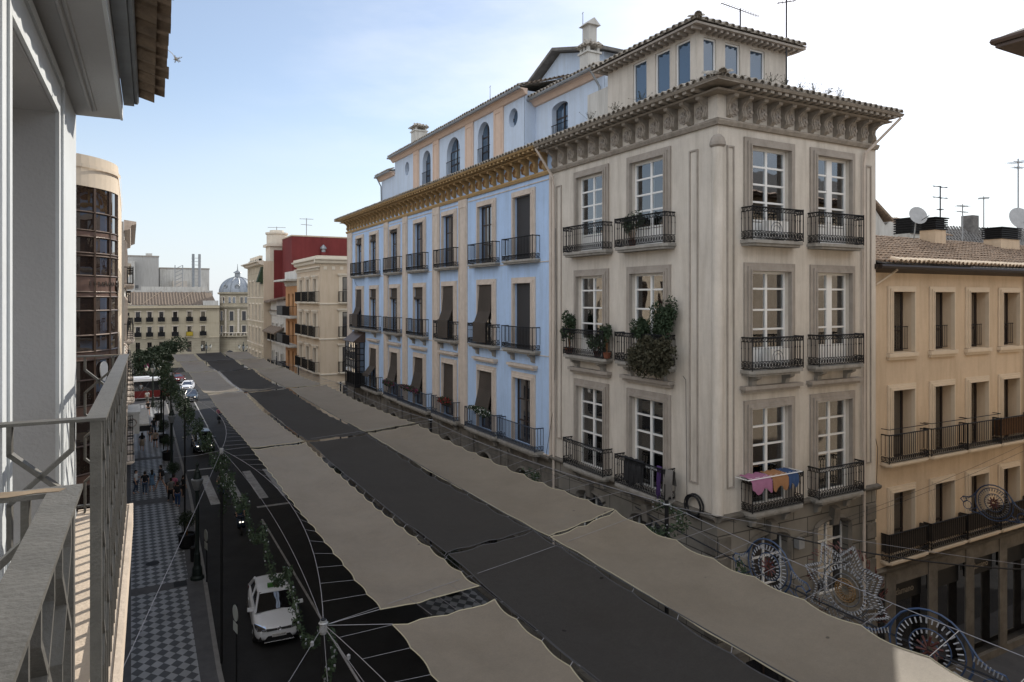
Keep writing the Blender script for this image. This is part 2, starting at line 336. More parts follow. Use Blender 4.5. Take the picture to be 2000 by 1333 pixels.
def wall(mb, s0, s1, z0, z1, ops, depth=.25):
    """front face at y=0 with openings (a,b,c,d[,kind]) and their reveals"""
    ss = sorted({s0, s1, *[v for o in ops for v in o[:2]]}); zs = sorted({z0, z1, *[v for o in ops for v in o[2:4]]})
    for i in range(len(ss)-1):
        for j in range(len(zs)-1):
            cs, cz = (ss[i]+ss[i+1])/2, (zs[j]+zs[j+1])/2
            if any(o[0] < cs < o[1] and o[2] < cz < o[3] for o in ops): continue
            mb.face((ss[i+1], 0, zs[j]), (ss[i], 0, zs[j]), (ss[i], 0, zs[j+1]), (ss[i+1], 0, zs[j+1]))
    for o in ops:
        a, b, c, d = o[:4]; k = o[4] if len(o) > 4 else 'rect'
        loop = [(a, c), (b, c), (b, d), (a, d)] if k == 'rect' else arcpts(a, b, c, d, k)
        n = len(loop)
        for q in range(n):
            p, r = loop[q], loop[(q+1) % n]
            mb.face((p[0], 0, p[1]), (r[0], 0, r[1]), (r[0], -depth, r[1]), (p[0], -depth, p[1]))
        if k in ('arch', 'seg'):
            m = (a+b)/2; arc = loop[2:]; h = len(arc)//2
            for co, seg in (((b, d), arc[:h+1]), ((a, d), arc[h:])):
                for p, r in zip(seg, seg[1:]): mb.face((co[0], 0, co[1]), (p[0], 0, p[1]), (r[0], 0, r[1]))
        if k == 'oval':
            q4 = n//4
            for t, co in enumerate(((b, d), (a, d), (a, c), (b, c))):
                seg = [loop[(t*q4+e) % n] for e in range(q4+1)]
                for p, r in zip(seg, seg[1:]): mb.face((co[0], 0, co[1]), (p[0], 0, p[1]), (r[0], 0, r[1]))
def surround(mb, a, b, c, d, w_=.22, t=.06, hood=0, sill=False):
    """stepped moulding round an opening"""
    for k, (ww, tt) in enumerate(((w_, t), (w_*.55, t*1.7), (w_*.2, t*2.3))):
        mb.box(a-ww, a-0.003*k, 0, tt, c, d+ww); mb.box(b+0.003*k, b+ww, 0, tt, c, d+ww); mb.box(a-.003, b+.003, 0, tt, d+.003*k, d+ww)
    if hood: mb.box(a-w_-.1, b+w_+.1, 0, .16, d+hood, d+hood+.09); mb.box(a-w_-.16, b+w_+.16, 0, .24, d+hood+.09, d+hood+.2)
    if sill: mb.box(a-w_-.05, b+w_+.05, 0, .14, c-.16, c-.02); mb.box(a-w_, b+w_, 0, .08, c-.26, c-.16)
def strip(mb, s0, s1, prof):
    """horizontal moulding: prof = (outward, z) polygon"""
    mb.prism([(o, z) for o, z in prof], s0, s1, 'x')
CACHE = {}
def cached(key, fn):
    if key not in CACHE: CACHE[key] = fn()
    return CACHE[key]
def railing_mesh(w_, d, h, style, m):
    def f():
        b = MB(); hw = w_/2
        path = [(-hw, 0), (-hw, d), (hw, d), (hw, 0)]
        for z, t in ((h, .022), (.05, .016)) + (((h-.12, .012), (.26, .012)) if style == 'ornate' else ((.22, .012),) if style == 'plain' else ()):
            b.tube([(x, y, z) for x, y in path], t, 4)
        for (x0, y0), (x1, y1) in zip(path, path[1:]):
            ln = math.hypot(x1-x0, y1-y0); n = max(2, int(ln/.125))
            for k in range(n+1):
                t = k/n; x, y = x0+(x1-x0)*t, y0+(y1-y0)*t
                zt = h-.12 if style == 'ornate' else h; zb = .26 if style in ('ornate', 'plain') else .05
                b.tube([(x, y, zb), (x, y, zt)], .0135, 4, cap=False)
                if style == 'ornate':
                    b.tube([(x, y, .62), (x, y, .65), (x, y, .68)], [.01, .026, .01], 4, cap=False)
                if style in ('ornate', 'plain') and k < n:
                    tt = (k+.5)/n; cx, cy = x0+(x1-x0)*tt, y0+(y1-y0)*tt; ax = 'x' if abs(x1-x0) < 1e-6 else 'y'
                    b.ring((cx, cy, .155), .078, .015, ax, 8, 3); b.ring((cx, cy, .155), .038, .012, ax, 6, 3)
                    if style == 'ornate':
                        b.ring((cx, cy, h-.06), .045, .012, ax, 6, 3)
                        b.tube([(cx-(x1-x0)/ln*.06, cy-(y1-y0)/ln*.06, h-.1), (cx+(x1-x0)/ln*.06, cy+(y1-y0)/ln*.06, h-.02)], .008, 3, cap=False)
        for x in (-hw, hw):
            b.tube([(x, d, 0), (x, d, h+.03)], .02, 4)
        return b.mesh('railing', m)
    return cached(('rail', round(w_, 2), d, h, style, m), f)
def slab_mesh(w_, d, t, m, brackets):
    def f():
        b = MB(); hw = w_/2+.06; e = d+.06; c = .14
        def sec(z0, z1, g):
            q = [(-hw+g, 0), (-hw+g, e-c-g), (-hw+c+g, e-g), (hw-c-g, e-g), (hw-g, e-c-g), (hw-g, 0)]
            b.prism(q, z0, z1, 'z')
        sec(-t*.55, 0, 0); sec(-t, -t*.55-.003, .06)
        if brackets:
            for x in (-hw*.62, hw*.62):
                b.prism([(0, -t), (e*.75, -t), (e*.7, -t-.08), (e*.35, -t-.16), (.12, -t-.34), (0, -t-.38)], x-.09, x+.09, 'x')
        return b.mesh('slab', m)
    return cached(('slab', round(w_, 2), d, t, m, brackets), f)
def balcony(fr, s, z, w_, d=.5, h=.97, style='ornate', m='iron', sm='slab_stone', t=.16, brackets=False, label=None):
    o = fr.put('balcony', slab_mesh(w_, d, t, sm, brackets), s, 0, z)
    obj('railing', railing_mesh(w_, d, h, style, m), o)
    if label: o['label'] = label
    return o
def window_mesh(w_, h, cols, rows, m, fw=.07, mw=.03, depth=.06, splits=None):
    """casement frame seen from outside, centred on x, base z=0"""
    def f():
        b = MB(); hw = w_/2
        b.box(-hw, -hw+fw, -depth, 0, 0, h); b.box(hw-fw, hw, -depth, 0, 0, h); b.box(-hw+fw, hw-fw, -depth, 0, 0, fw); b.box(-hw+fw, hw-fw, -depth, 0, h-fw, h)
        iw = w_-2*fw
        for k in range(1, cols):
            x = -hw+fw+iw*k/cols; b.box(x-fw*.55, x+fw*.55, -depth, .006, fw, h-fw)
        zs = splits or [h*k/rows for k in range(1, rows)]
        for z in zs: b.box(-hw+fw, hw-fw, -depth, -.006, z-mw, z+mw)
        return b.mesh('window', m)
    return cached(('win', round(w_, 2), round(h, 2), cols, rows, m, fw, mw, str(splits)), f)
def quadmesh(name, w_, h, y, m, x=0, z=0):
    def f():
        b = MB(); b.box(x-w_/2, x+w_/2, y-.012, y, z, z+h); return b.mesh(name, m)
    return cached((name, round(w_, 2), round(h, 2), y, m, x, z), f)
def window(fr, s, z, w_, h, cols=2, rows=4, m='dark_wood', glass='glass', back=.25, curtain=None, sur=None, surm='stone_trim', hood=0, sill=False, splits=None, fw=.07, mw=.03, label=None):
    o = fr.put('window', window_mesh(w_, h, cols, rows, m, fw, mw, splits=splits), s, -back+.06, z)
    obj('pane', quadmesh('pane', w_-.06, h-.06, -.03, glass, 0, .03), o)
    if curtain: obj('curtain', quadmesh('curtain', w_-.1, h-.1, -.2, curtain, 0, .05), o)
    if sur:
        def f():
            b = MB(); surround(b, -w_/2, w_/2, 0, h, sur, hood=hood, sill=sill); return b.mesh('surround', surm)
        obj('surround', cached(('sur', round(w_, 2), round(h, 2), sur, surm, hood, sill), f), o, (0, back-.06, 0))
    if label: o['label'] = label
    return o
def tile_row(mb, p0, p1, up, n_tiles=None, pitch=.24, length=.5, r=.085, thick=True):
    """barrel tiles side by side along p0->p1, each running along `up`"""
    p0, p1, up = Vector(p0), Vector(p1), Vector(up); d = p1-p0; ln = d.length; n = n_tiles or max(1, int(ln/pitch)); e = d.normalized(); nn = e.cross(up.normalized())
    if nn.z < 0: nn = -nn
    for k in range(n):
        c = p0+d*((k+.5)/n) + e*random.uniform(-.012, .012); a = up.normalized()*(length*random.uniform(.94, 1.04)); j = nn*random.uniform(-.01, .012)
        f0, f1 = [], []
        for q in range(6):
            t = math.pi*q/5; o = e*math.cos(t)*r + nn*math.sin(t)*r*.95
            f0.append(c+o+j); f1.append(c+o*.82+a+j)
        g0 = [c+(p-c-j)*.80+j for p in f0]
        i = mb.p(*f0, *f1, *g0)
        for q in range(5):
            mb.f.append((i+q, i+q+1, i+6+q+1, i+6+q)); mb.f.append((i+12+q, i+12+q+1, i+q+1, i+q))
        i2 = mb.p(*[q_+a*.12 for q_ in g0]); mb.f.append(tuple(range(i2, i2+6)))
def tile_roof(mb, p0, p1, top0, top1, courses, pitch=.24, r=.085):
    """courses of tiles filling the slope p0-p1 (eave) to top0-top1 (ridge)"""
    p0, p1, top0, top1 = map(Vector, (p0, p1, top0, top1))
    for k in range(courses):
        t, t2 = k/courses, (k+1)/courses
        a, b = p0.lerp(top0, t), p1.lerp(top1, t); up = ((p0.lerp(top0, t2)-a)+(p1.lerp(top1, t2)-b))/2
        nrm = (b-a).cross(up).normalized(); nrm = nrm if nrm.z > 0 else -nrm
        tile_row(mb, a+nrm*.02, b+nrm*.02, up+nrm*-.02, max(1, int((b-a).length/pitch)), pitch, up.length*1.05, r)
# ================================================================ ground, road, pavements
def struct(o): o['kind'] = 'structure'; return o
def kx(y):
    P = [(-25, 2.85), (29.4, 3.1), (41, 3.5), (57, 3.95), (73, 4.05), (100, 4.35), (160, 5.0)]
    for (a, b), (c, d) in zip(P, P[1:]):
        if y <= c: return b+(d-b)*(y-a)/(c-a)
    return 5.0
b = MB(); b.face((-900, -900, -.16), (900, -900, -.16), (900, 900, -.16), (-900, 900, -.16)); struct(b.build('ground', 'plainpave'))
b = MB()
for k in range(26):
    y0, y1 = -25+k*7.2, -25+(k+1)*7.2; b.face((kx(y0)-.05, y0, -.12), (11.9, y0, -.12), (11.9, y1, -.12), (kx(y1)-.05, y1, -.12))
struct(b.build('road', 'asphalt'))
b = MB(); b.face((11.9, 7.6, -.124), (70, 7.6, -.124), (70, 13.6, -.124), (11.9, 13.6, -.124)); struct(b.build('side_street', 'asphalt'))
b = MB()
for k in range(22):
    y0, y1 = -25+k*6, -25+(k+1)*6
    b.face((-8, y0, 0), (kx(y0)-.18, y0, 0), (kx(y1)-.18, y1, 0), (-8, y1, 0))
struct(b.build('pavement', 'plainpave'))
b = MB()
for y0, y1 in ((-20, 22), (22.5, 38.3), (39.2, 54.8), (56.2, 70), (71, 106)):
    b.face((.02, y0, .004), (kx(y0)-.85, y0, .004), (kx(y1)-.95, y1, .004), (.02, y1, .004))
struct(b.build('diamond_paving', 'diamonds'))
b = MB()
for k in range(66):
    y0, y1 = -25+k*2, -25+(k+1)*2-.012
    b.hexa([(kx(y0)-.18, y0, -.15), (kx(y0), y0, -.15), (kx(y1), y1, -.15), (kx(y1)-.18, y1, -.15), (kx(y0)-.18, y0, .006), (kx(y0), y0, .006), (kx(y1), y1, .006), (kx(y1)-.18, y1, .006)])
struct(b.build('kerb', 'kerbstone'))
b = MB(); b.box(11.9, 15.2, 15.0, 130, -.15, 0); b.box(15, 60, 13.6, 15.4, -.15, 0.003); b.box(11.9, 60, 4, 7.6, -.15, .002); b.box(11.9, 15.2, 13.6, 15.0, -.15, -.004); struct(b.build('pavement', 'plainpave'))
b = MB(); b.face((12.2, 15.2, .006), (14.8, 15.2, .006), (14.8, 110, .006), (12.2, 110, .006)); struct(b.build('diamond_paving', 'diamonds'))
b = MB()
def mark(x0, y0, x1, y1, sx=0): b.face((x0, y0, -.116), (x1, y0, -.116), (x1+sx, y1, -.116), (x0+sx, y1, -.116))
for x in (4.95, 6.55, 8.2, 9.8): mark(x, 53, x+.62, 62)
mark(4.2, 64.3, 6.9, 64.7); mark(7.7, 50.7, 9.9, 51.1)
for y in range(-10, 48, 1): mark(7.52, y, 7.63, y+1.0)
for y in range(66, 112, 2): mark(7.4+.01*(y-66), y, 7.52+.01*(y-66), y+2.0)
struct(b.build('road_markings', 'marking'))
# ================================================================ cornices
def cornice(fr, parent_root, s0, s1, z0, m, m_dark, sp, ros, e0=0, e1=0, dz=0):
    """classical bracketed cornice; e0/e1 extend the crown past the ends"""
    b = fr.mb()
    strip(b, s0-e0*.1, s1+e1*.1, [(0, z0+dz), (.08, z0+dz), (.14, z0+.10+dz), (.14, z0+.16+dz), (0, z0+.17+dz)])
    n = max(1, int((s1-s0)/sp)); st = (s1-s0)/n
    for k in range(n):
        c = s0+(k+.5)*st; wd = .085
        b.prism([(.0, z0+.17), (.10, z0+.19), (.19, z0+.28), (.20, z0+.36), (.15, z0+.48), (.17, z0+.60), (.28, z0+.70), (.44, z0+.76), (.46, z0+.84), (0, z0+.84)], c-wd, c+wd, 'x')
        b.prism([(.0, z0+.2), (.13, z0+.22), (.215, z0+.29), (.225, z0+.36), (.175, z0+.48), (.20, z0+.60), (.31, z0+.70), (.40, z0+.76), (.40, z0+.8), (0, z0+.8)], c-.03, c+.03, 'x')
    strip(b, s0-e0*.5, s1+e1*.5, [(0, z0+.84+dz), (.50, z0+.84+dz), (.55, z0+.88+dz), (0, z0+.90+dz)])
    for k in range(n*2):
        c = s0+(k+.5)*st/2; b.box(c-.075, c+.075, .0, .80, z0+.90, z0+.985)
    strip(b, s0-e0*.86, s1+e1*.86, [(0, z0+.985+dz), (.84, z0+.985+dz), (.86, z0+1.01+dz), (.90, z0+1.06+dz), (.88, z0+1.07+dz), (0, z0+1.08+dz)])
    o = b.build('cornice', m, fr.root)
    def f():
        b = MB(Matrix.Rotation(R(-90), 4, 'X')); b.lathe([(.21, 0), (.21, .035), (.14, .04), (.10, .10), (.05, .11), (.045, .15)], n=8); b.M = None
        for q in range(6):
            a = q*math.pi/3; b.box(.12*math.cos(a)-.035, .12*math.cos(a)+.035, .0, .08, .12*math.sin(a)-.035, .12*math.sin(a)+.035)
        return b.mesh('rosette', ros)
    me = cached(('rosette', ros), f)
    for k in range(n-1): obj('rosette', me, o, fr.M @ Vector((s0+(k+1)*st, .0, z0+.5)), fr.rz)
    b = fr.mb(); tile_row(b, (s0-e0*.9, .86, z0+1.10), (s1+e1*.9, .86, z0+1.10), (0, -.6, .17), pitch=.27, length=.66, r=.115)
    b.build('eave_tiles', 'tile_end', o)
    b = fr.mb(); b.face((s0-e0*.8, .80, z0+1.09+dz), (s1+e1*.8, .80, z0+1.09+dz), (s1, -1.2, z0+1.62+dz), (s0, -1.2, z0+1.62+dz)); b.build('roof', 'tile', fr.root)
    return o
# ================================================================ grey corner building
G = thing('apartment_building', 'grey corner apartment building with carved cornice, white multi-pane windows and iron balconies', 'building', (15, 14.9, 0))
fA = Fr(G, (0, 0, 0), R(90)); fB = Fr(G, (0, 0, 0), R(180))
colA = [17.98-14.9, 21.23-14.9]; colB = [15-17.15, 15-20.09]; HW = .85
rows = [(16.15, 18.97), (12.28, 15.22), (8.1, 11.08)]
for fr, cols, s0, s1 in ((fA, colA, .0, 9.1), (fB, colB, -7.35, .0)):
    ops = [(c-HW, c+HW, z0, z1) for c in cols for z0, z1 in rows]
    b = fr.mb(); wall(b, s0, s1, 7.95, 20.45, ops, .18); b.build('wall', 'grey_wall', G)
    ops = [(c-.8, c+.8, 4.7, 7.15, 'seg') for c in cols]+[(c-1.0, c+1.0, .15, 3.5) for c in cols]
    b = fr.mb(); wall(b, s0, s1, 0, 7.95, ops, .3); b.build('wall', 'rustic_grey', G)
    b = fr.mb()
    for c in cols:
        P = arcpts(c-.86, c+.86, 4.7, 7.25, 'seg', 5)[1:]; b.tube([(x, .03, z) for x, z in P]+[(c-.86, .03, 4.7)], .09, 4)
        b.prism([(0, 7.0), (.16, 7.05), (.22, 7.6), (0, 7.65)], c-.14, c+.14, 'x')
        window(fr, c, 4.7, 1.62, 2.6, 2, 3, 'pvc_white', 'glass_dark', .28, fw=.06)
        window(fr, c, .15, 2.0, 3.35, 2, 1, 'dark_wood', 'glass_dark', .28)
    for k in range(1, 12): b.box(s0+.02, s0+.5, 0, .05, k*.62+.05, k*.62+.55); b.box(s1-.5, s1-.02, 0, .05, k*.62+.05, k*.62+.55)
    strip(b, s0-(.12 if fr is fB else 0), s1+(.0 if fr is fB else 0), [(0, 7.86), (.1, 7.88), (.16, 7.96), (.16, 8.02), (0, 8.06)])
    strip(b, s0-.02, s1+.02, [(0, 3.75), (.1, 3.78), (.14, 3.95), (0, 4.0)])
    b.build('plinth_moulding', 'ground_stone', G)
# fenestration of the grey building
for ri, (z0, z1) in enumerate(rows):
    for fr, cols in ((fA, colA), (fB, colB)):
        for ci, c in enumerate(cols):
            h = z1-z0; sp = [h*.22, h*.42, h*.61, h*.80] if ri != 1 else [h*.2, h*.40, h*.60, h*.82]
            cur = 'curtain' if ri == 1 or (ri == 2 and ci == 1) or (ri == 0 and fr is fB and ci == 0) else 'curtain_blue'
            wd = window(fr, c, z0, 2*HW, h, 2, 5, 'pvc_white', 'glass', .18, cur, .25, 'grey_trim', hood=.5 if ri == 2 else 0, splits=sp, fw=.075, mw=.028)
            if fr is fB and ci == 1 or ri == 2:
                bb = MB(); bb.box(-.045 if ri == 2 else -.13, .045 if ri == 2 else .13, -.05, .012, .05, h-.05); bb.build('window_post', 'pvc_white', wd)
            bb = MB(); bb.box(-HW+.08, HW-.08, -.05, -.012, .04, h*.2); bb.build('kick_panel', 'pvc_white', wd) if ri < 2 else None
            d = .42; wbal = 2.55 if fr is fA else 2.2
            off = 0 if fr is fA else .08
            balcony(fr, c+off, z0-.02, wbal, d, .97, 'ornate', 'iron', 'slab_stone', .17, brackets=ri > 0)
# pilasters and sunk panels
b = fA.mb()
def panel(b, s0, s1, z0, z1, t=.035, w_=.05):
    b.box(s0, s0+w_, 0, t, z0, z1); b.box(s1-w_, s1, 0, t, z0, z1); b.box(s0+w_, s1-w_, 0, t, z0, z0+w_); b.box(s0+w_, s1-w_, 0, t, z1-w_, z1)
for fr, p, q in ((fA, .78, 1.16), (fA, 8.35, 8.72), (fB, -.66, -.36), (fB, -7.1, -6.8)):
    b = fr.mb(); panel(b, p, q, 8.8, 18.9); b.build('panel_moulding', 'grey_trim', G)
b = MB(); b.lathe([(.17, 8.08), (.17, 18.95)], (.03, .03, 0), 20); b.build('corner_column', 'grey_wall', G, smooth=False)
b = MB(); b.lathe([(.17, 18.8), (.235, 18.86), (.23, 18.95), (.19, 19.08), (.11, 19.17), (.02, 19.2)], (.03, .03, 0), 14); b.build('column_cap', 'grey_trim', G)
b = MB(); b.box(-.12, .4, -.12, .4, 19.64, 20.44); b.box(-.05, 7.4, .3, 9.1, 20.55, 20.6); b.box(7.35, 7.38, .01, 9, 0, 20.5); b.box(0.1, 7.3, 9.08, 9.1, 0, 20.5); b.build('wall', 'grey_wall', G)
cornice(fA, G, 0, 9.1, 19.46, 'cornice_grey', 'cornice_grey', .66, 'grey_trim', e0=1)
cornice(fB, G, -7.35, 0, 19.46, 'cornice_grey', 'cornice_grey', .60, 'grey_trim', e0=.25, e1=1, dz=.004)
b = MB(); tile_row(b, (-.95, -.95, 20.58), (-.75, -1.1, 20.58), (1.2, 1.2, .45), 1, length=1.5, r=.14); b.build('hip_tile', 'tile_end', G)
# corner attic room
aA = Fr(G, (.8, 1.7, 0), R(90)); aB = Fr(G, (.8, 1.7, 0), R(180))
b = aA.mb(); wa = [(.29, .98), (1.26, 2.0), (2.45, 3.2)]
wall(b, 0, 4.7, 20.4, 22.95, [(p, q, 20.62, 22.78) for p, q in wa], .12)
b.M = aB.M; wb = [(-.85, -.3), (-1.93, -1.25), (-3.1, -2.4)]
wall(b, -4.2, 0, 20.4, 22.95, [(p, q, 20.62, 22.78) for p, q in wb], .12)
b.M = None; b.box(5.0-.02, 5.0, 1.72, 6.4, 20.4, 22.95); b.box(.82, 4.98, 6.38, 6.4, 20.4, 22.95)
b.build('attic_wall', 'grey_wall', G)
for fr, L_ in ((aA, wa), (aB, wb)):
    for p, q in L_: window(fr, (p+q)/2, 20.62, q-p, 2.16, 1, 1, 'pvc_white', 'glass_blue', .12, fw=.05, splits=[.62] if (p, q) in ((1.26, 2.0), (-1.93, -1.25)) else [])
b = MB(); b.box(.35, 5.4, 1.25, 6.8, 22.95, 23.02)
for k in range(17): b.box(.42, .8, 1.45+k*.31, 1.55+k*.31, 22.86, 22.95); b.box(.95+k*.26, 1.05+k*.26, 1.32, 1.7, 22.86, 22.95)
b.build('attic_eave', 'grey_trim', G)
b = MB(); c4 = [(.3, 1.2, 23.05), (5.45, 1.2, 23.05), (5.45, 6.85, 23.05), (.3, 6.85, 23.05)]; ap = (2.9, 4.0, 24.1)
for p, q in zip(c4, c4[1:]+c4[:1]): b.face(p, q, ap)
tile_row(b, (.3, 1.2, 23.07), (5.4, 1.2, 23.07), (0, .6, .22), pitch=.27, r=.115); tile_row(b, (.3, 6.85, 23.07), (.3, 1.2, 23.07), (.6, 0, .22), pitch=.27, r=.115)
tile_row(b, (.24, 1.14, 23.12), (.34, 1.04, 23.12), (.8, .85, .33), 1, length=.9, r=.13)
b.build('attic_roof', 'tile_end', G)
b = MB(); b.box(1.9, 5.6, 6.42, 7.6, 20.5, 23.5); b.prism([(6.4, 23.5), (7.0, 23.5), (7.6, 23.9), (7.9, 24.2), (6.9, 24.2)], 2.4, 5.4, 'x'); b.box(1.2, 2.0, 6.5, 8.3, 20.4, 22.6); b.build('party_wall', 'offwhite', G)
def downpipe(fr, s, o0, z1, z0, off, name='downpipe', m='stone_trim', r=.05):
    b = fr.mb(); b.tube([(s+off, o0, z1), (s, .14, z1-1.15), (s, .1, z1-1.5), (s, .1, z0)], r, 6); b.build(name, m, fr.root)
downpipe(fA, 8.8, .8, 20.4, 4, .25); downpipe(fB, -6.6, .8, 20.4, 4, -.9)
# ================================================================ blue building
B = thing('apartment_building', 'sky blue apartment building with ochre bracketed cornice and rows of iron balconies', 'building', (15, 24.0, 0))
fU = Fr(B, (0, 0, 0), R(90)); BY = 24.0
cb = [26.3, 29.9, 34.35, 38.7, 43.1, 47.45, 50.9]; cb = [c-BY for c in cb]; HB = .77
ops = [(c-HB, c+HB, z0, z1) for c in cb for z0, z1 in ((16.1, 18.85), (12.2, 15.05))]+[(c-HB, c+HB, 8.1, 10.9) for c in cb[:6]]
b = fU.mb(); wall(b, 0, 30.3, 7.9, 20.45, ops, .18); b.build('wall', 'blue_plaster', B)
b = fU.mb(); wall(b, 0, 30.3, 0, 7.9, [(c-.62, c+.62, 4.6, 6.9, 'arch') for c in cb]+[(c-1.1, c+1.1, .1, 3.4) for c in cb], .3)
for c in cb:
    window(fU, c, 4.6, 1.3, 2.3, 2, 3, 'dark_wood', 'glass_dark', .28); window(fU, c, .1, 2.2, 3.3, 2, 1, 'dark_wood', 'glass_dark', .28)
b.build('wall', 'ground_stone', B)
b = fU.mb()
for c in cb:
    P = arcpts(c-.74, c+.74, 4.6, 7.02, 'arch', 6)[1:]; b.tube([(x, .03, z) for x, z in P]+[(c-.74, .03, 4.6)], .08, 4)
    b.box(c-1.5, c-1.35, 0, .08, 4.3, 7.5); b.box(c+1.35, c+1.5, 0, .08, 4.3, 7.5)
strip(b, 0.003, 30.3, [(0, 7.7), (.1, 7.74), (.18, 7.86), (.18, 7.92), (0, 7.95)])
strip(b, 0.003, 30.3, [(0, 3.7), (.1, 3.74), (.14, 3.9), (0, 3.95)])
b.build('plinth_moulding', 'ground_stone', B)
b = MB(); b.box(.01, 9, 30.28, 30.3, 0, 20.5); b.box(8.98, 9, 0, 30.28, 0, 20.5); b.box(.3, 9, .0, 30.2, 20.55, 20.6); b.build('side_wall', 'offwhite', B)
pil = [(52.93, 54.23), (44.37, 45.23), (40.73, 41.56), (35.63, 36.63), (32.03, 33.07)]
for p, q in pil:
    p -= BY; q -= BY; b = fU.mb(); b.box(p, q, 0, .07, 7.95, 19.46); b.box(p+.12, p+.18, .07, .10, 8.6, 19.1); b.box(q-.18, q-.12, .07, .10, 8.6, 19.1); b.box(p+.18, q-.18, .07, .10, 19.04, 19.1); b.build('pilaster', 'stone_trim', B)
b = fU.mb()
prev = [.12]+sorted([v-BY for pq in pil for v in pq]); edges = [(prev[i], prev[i+1]) for i in range(0, len(prev)-1, 2)]
for p, q in edges:
    if q-p > 1: b.box(p+.1, q-.1, 0, .03, 19.25, 19.29); b.box(p+.1, q-.1, 0, .025, 15.9, 15.935); b.box(p+.1, q-.1, 0, .025, 12.0, 12.03)
b.box(0, 30.3, 0, .06, 7.95, 8.0+.0); b.build('string_course', 'stone_trim', B)
for s in (.0,): b = fU.mb(); b.box(.0, .14, 0, .05, 7.96, 19.45); b.build('quoin', 'stone_trim', B)
cornice(fU, B, .02, 30.3, 19.46, 'ochre', 'ochre_dark', .74, 'ochre_dark', e1=.9, dz=.003)
b = fU.mb(); b.box(.02, 30.3, .004, .012, 19.66, 20.2); b.build('frieze', 'blue_plaster', B)
def blind_over(win, w_, h, drop, reach, m='esparto'):
    """reed blind hung from the window head and thrown out over the railing"""
    b = MB(); P = [(.16, h-.02), (.20, h-.6), (.26, h*.55), (.36+reach, h*.38), (.44+reach, 1.05), (.45+reach, .95), (.45+reach, .95-drop)]
    P = [(o+.0, z) for o, z in P]
    for (o0, z0), (o1, z1) in zip(P, P[1:]): b.hexa([(-w_/2, o0-.012, z0), (w_/2, o0-.012, z0), (w_/2, o0+.012, z0), (-w_/2, o0+.012, z0), (-w_/2, o1-.012, z1), (w_/2, o1-.012, z1), (w_/2, o1+.012, z1), (-w_/2, o1+.012, z1)])
    b.build('blind', m, win)
def blind_roll(win, w_, h, l, kick=.0, m='esparto'):
    b = MB(); P = [(.12, h-.02), (.12+kick*.25, h-l*.5), (.12+kick, h-l)]
    for (o0, z0), (o1, z1) in zip(P, P[1:]): b.hexa([(-w_/2, o0-.012, z0), (w_/2, o0-.012, z0), (w_/2, o0+.012, z0), (-w_/2, o0+.012, z0), (-w_/2, o1-.012, z1), (w_/2, o1-.012, z1), (w_/2, o1+.012, z1), (-w_/2, o1+.012, z1)])
    b.tube([(-w_/2-.06, .14+kick, h-l-.04), (w_/2+.06, .14+kick, h-l-.04)], .085, 8); b.build('blind', m, win)
for i, c in enumerate(cb):
    for r, (z0, z1) in enumerate(((16.1, 18.85), (12.2, 15.05), (8.1, 10.9))):
        if r == 2 and i == 6: continue
        wd = window(fU, c, z0, 2*HB, z1-z0, 2, 3, 'dark_wood', 'glass_dark' if (i, r) not in ((5, 0), (4, 1), (5, 1), (4, 0)) else 'glass', .18, None, .26, 'stone_trim', hood=.45 if r == 2 else 0, fw=.08)
        if r == 0:
            if i in (5, 6): blind_roll(wd, 1.3, z1-z0, .35)
            if i == 0: q = quadmesh('blind', 1.42, z1-z0, .06, 'louvre'); obj('blind', q, wd)
            if i == 4: blind_roll(wd, 1.3, z1-z0, .1)
        if r == 1:
            if i in (1, 2, 6): blind_over(wd, 1.36, z1-z0, .85, .08)
            if i in (3, 4, 5): blind_roll(wd, 1.36, z1-z0, .6)
            if i == 0: obj('blind', quadmesh('blind', 1.42, z1-z0, .06, 'louvre'), wd)
        if r == 2:
            if i == 5: blind_over(wd, 1.36, z1-z0, .1, .3)
            if i in (1, 3, 4): blind_roll(wd, 1.4, z1-z0, 1.75, .3)
            if i == 2: blind_roll(wd, 1.4, z1-z0, 2.2, .06)
# balconies of the blue building
for i, c in enumerate(cb):
    if i < 5 or True: balcony(fU, c, 16.06, 2.7, .36, .97, 'plain', 'iron', 'slab_stone', .16)
for i, c in enumerate(cb[:5]): balcony(fU, c, 12.2, 2.75, .36, .97, 'ornate' if i in (1, 2) else 'plain', 'iron', 'slab_stone', .17, True)
balcony(fU, (cb[5]+cb[6])/2, 12.2, 6.6, .36, .97, 'plain', 'iron', 'slab_stone', .17, True)
balcony(fU, cb[0], 8.05, 3.3, .42, .97, 'plain', 'iron_blue', 'slab_stone', .2, True)
balcony(fU, cb[1], 8.05, 3.2, .42, .97, 'plain', 'iron_blue', 'slab_stone', .2, True)
balcony(fU, cb[2], 8.05, 3.1, .42, .97, 'plain', 'iron_blue', 'slab_stone', .2, True)
balcony(fU, cb[3]+.2, 8.05, 4.8, .48, .97, 'plain', 'iron_blue', 'slab_stone', .2, True)
balcony(fU, cb[4]-.2, 8.05, 2.9, .36, .97, 'plain', 'iron_blue', 'slab_stone', .2, True)
balcony(fU, cb[5], 8.05, 3.6, .42, .97, 'plain', 'iron', 'slab_stone', .2, True)
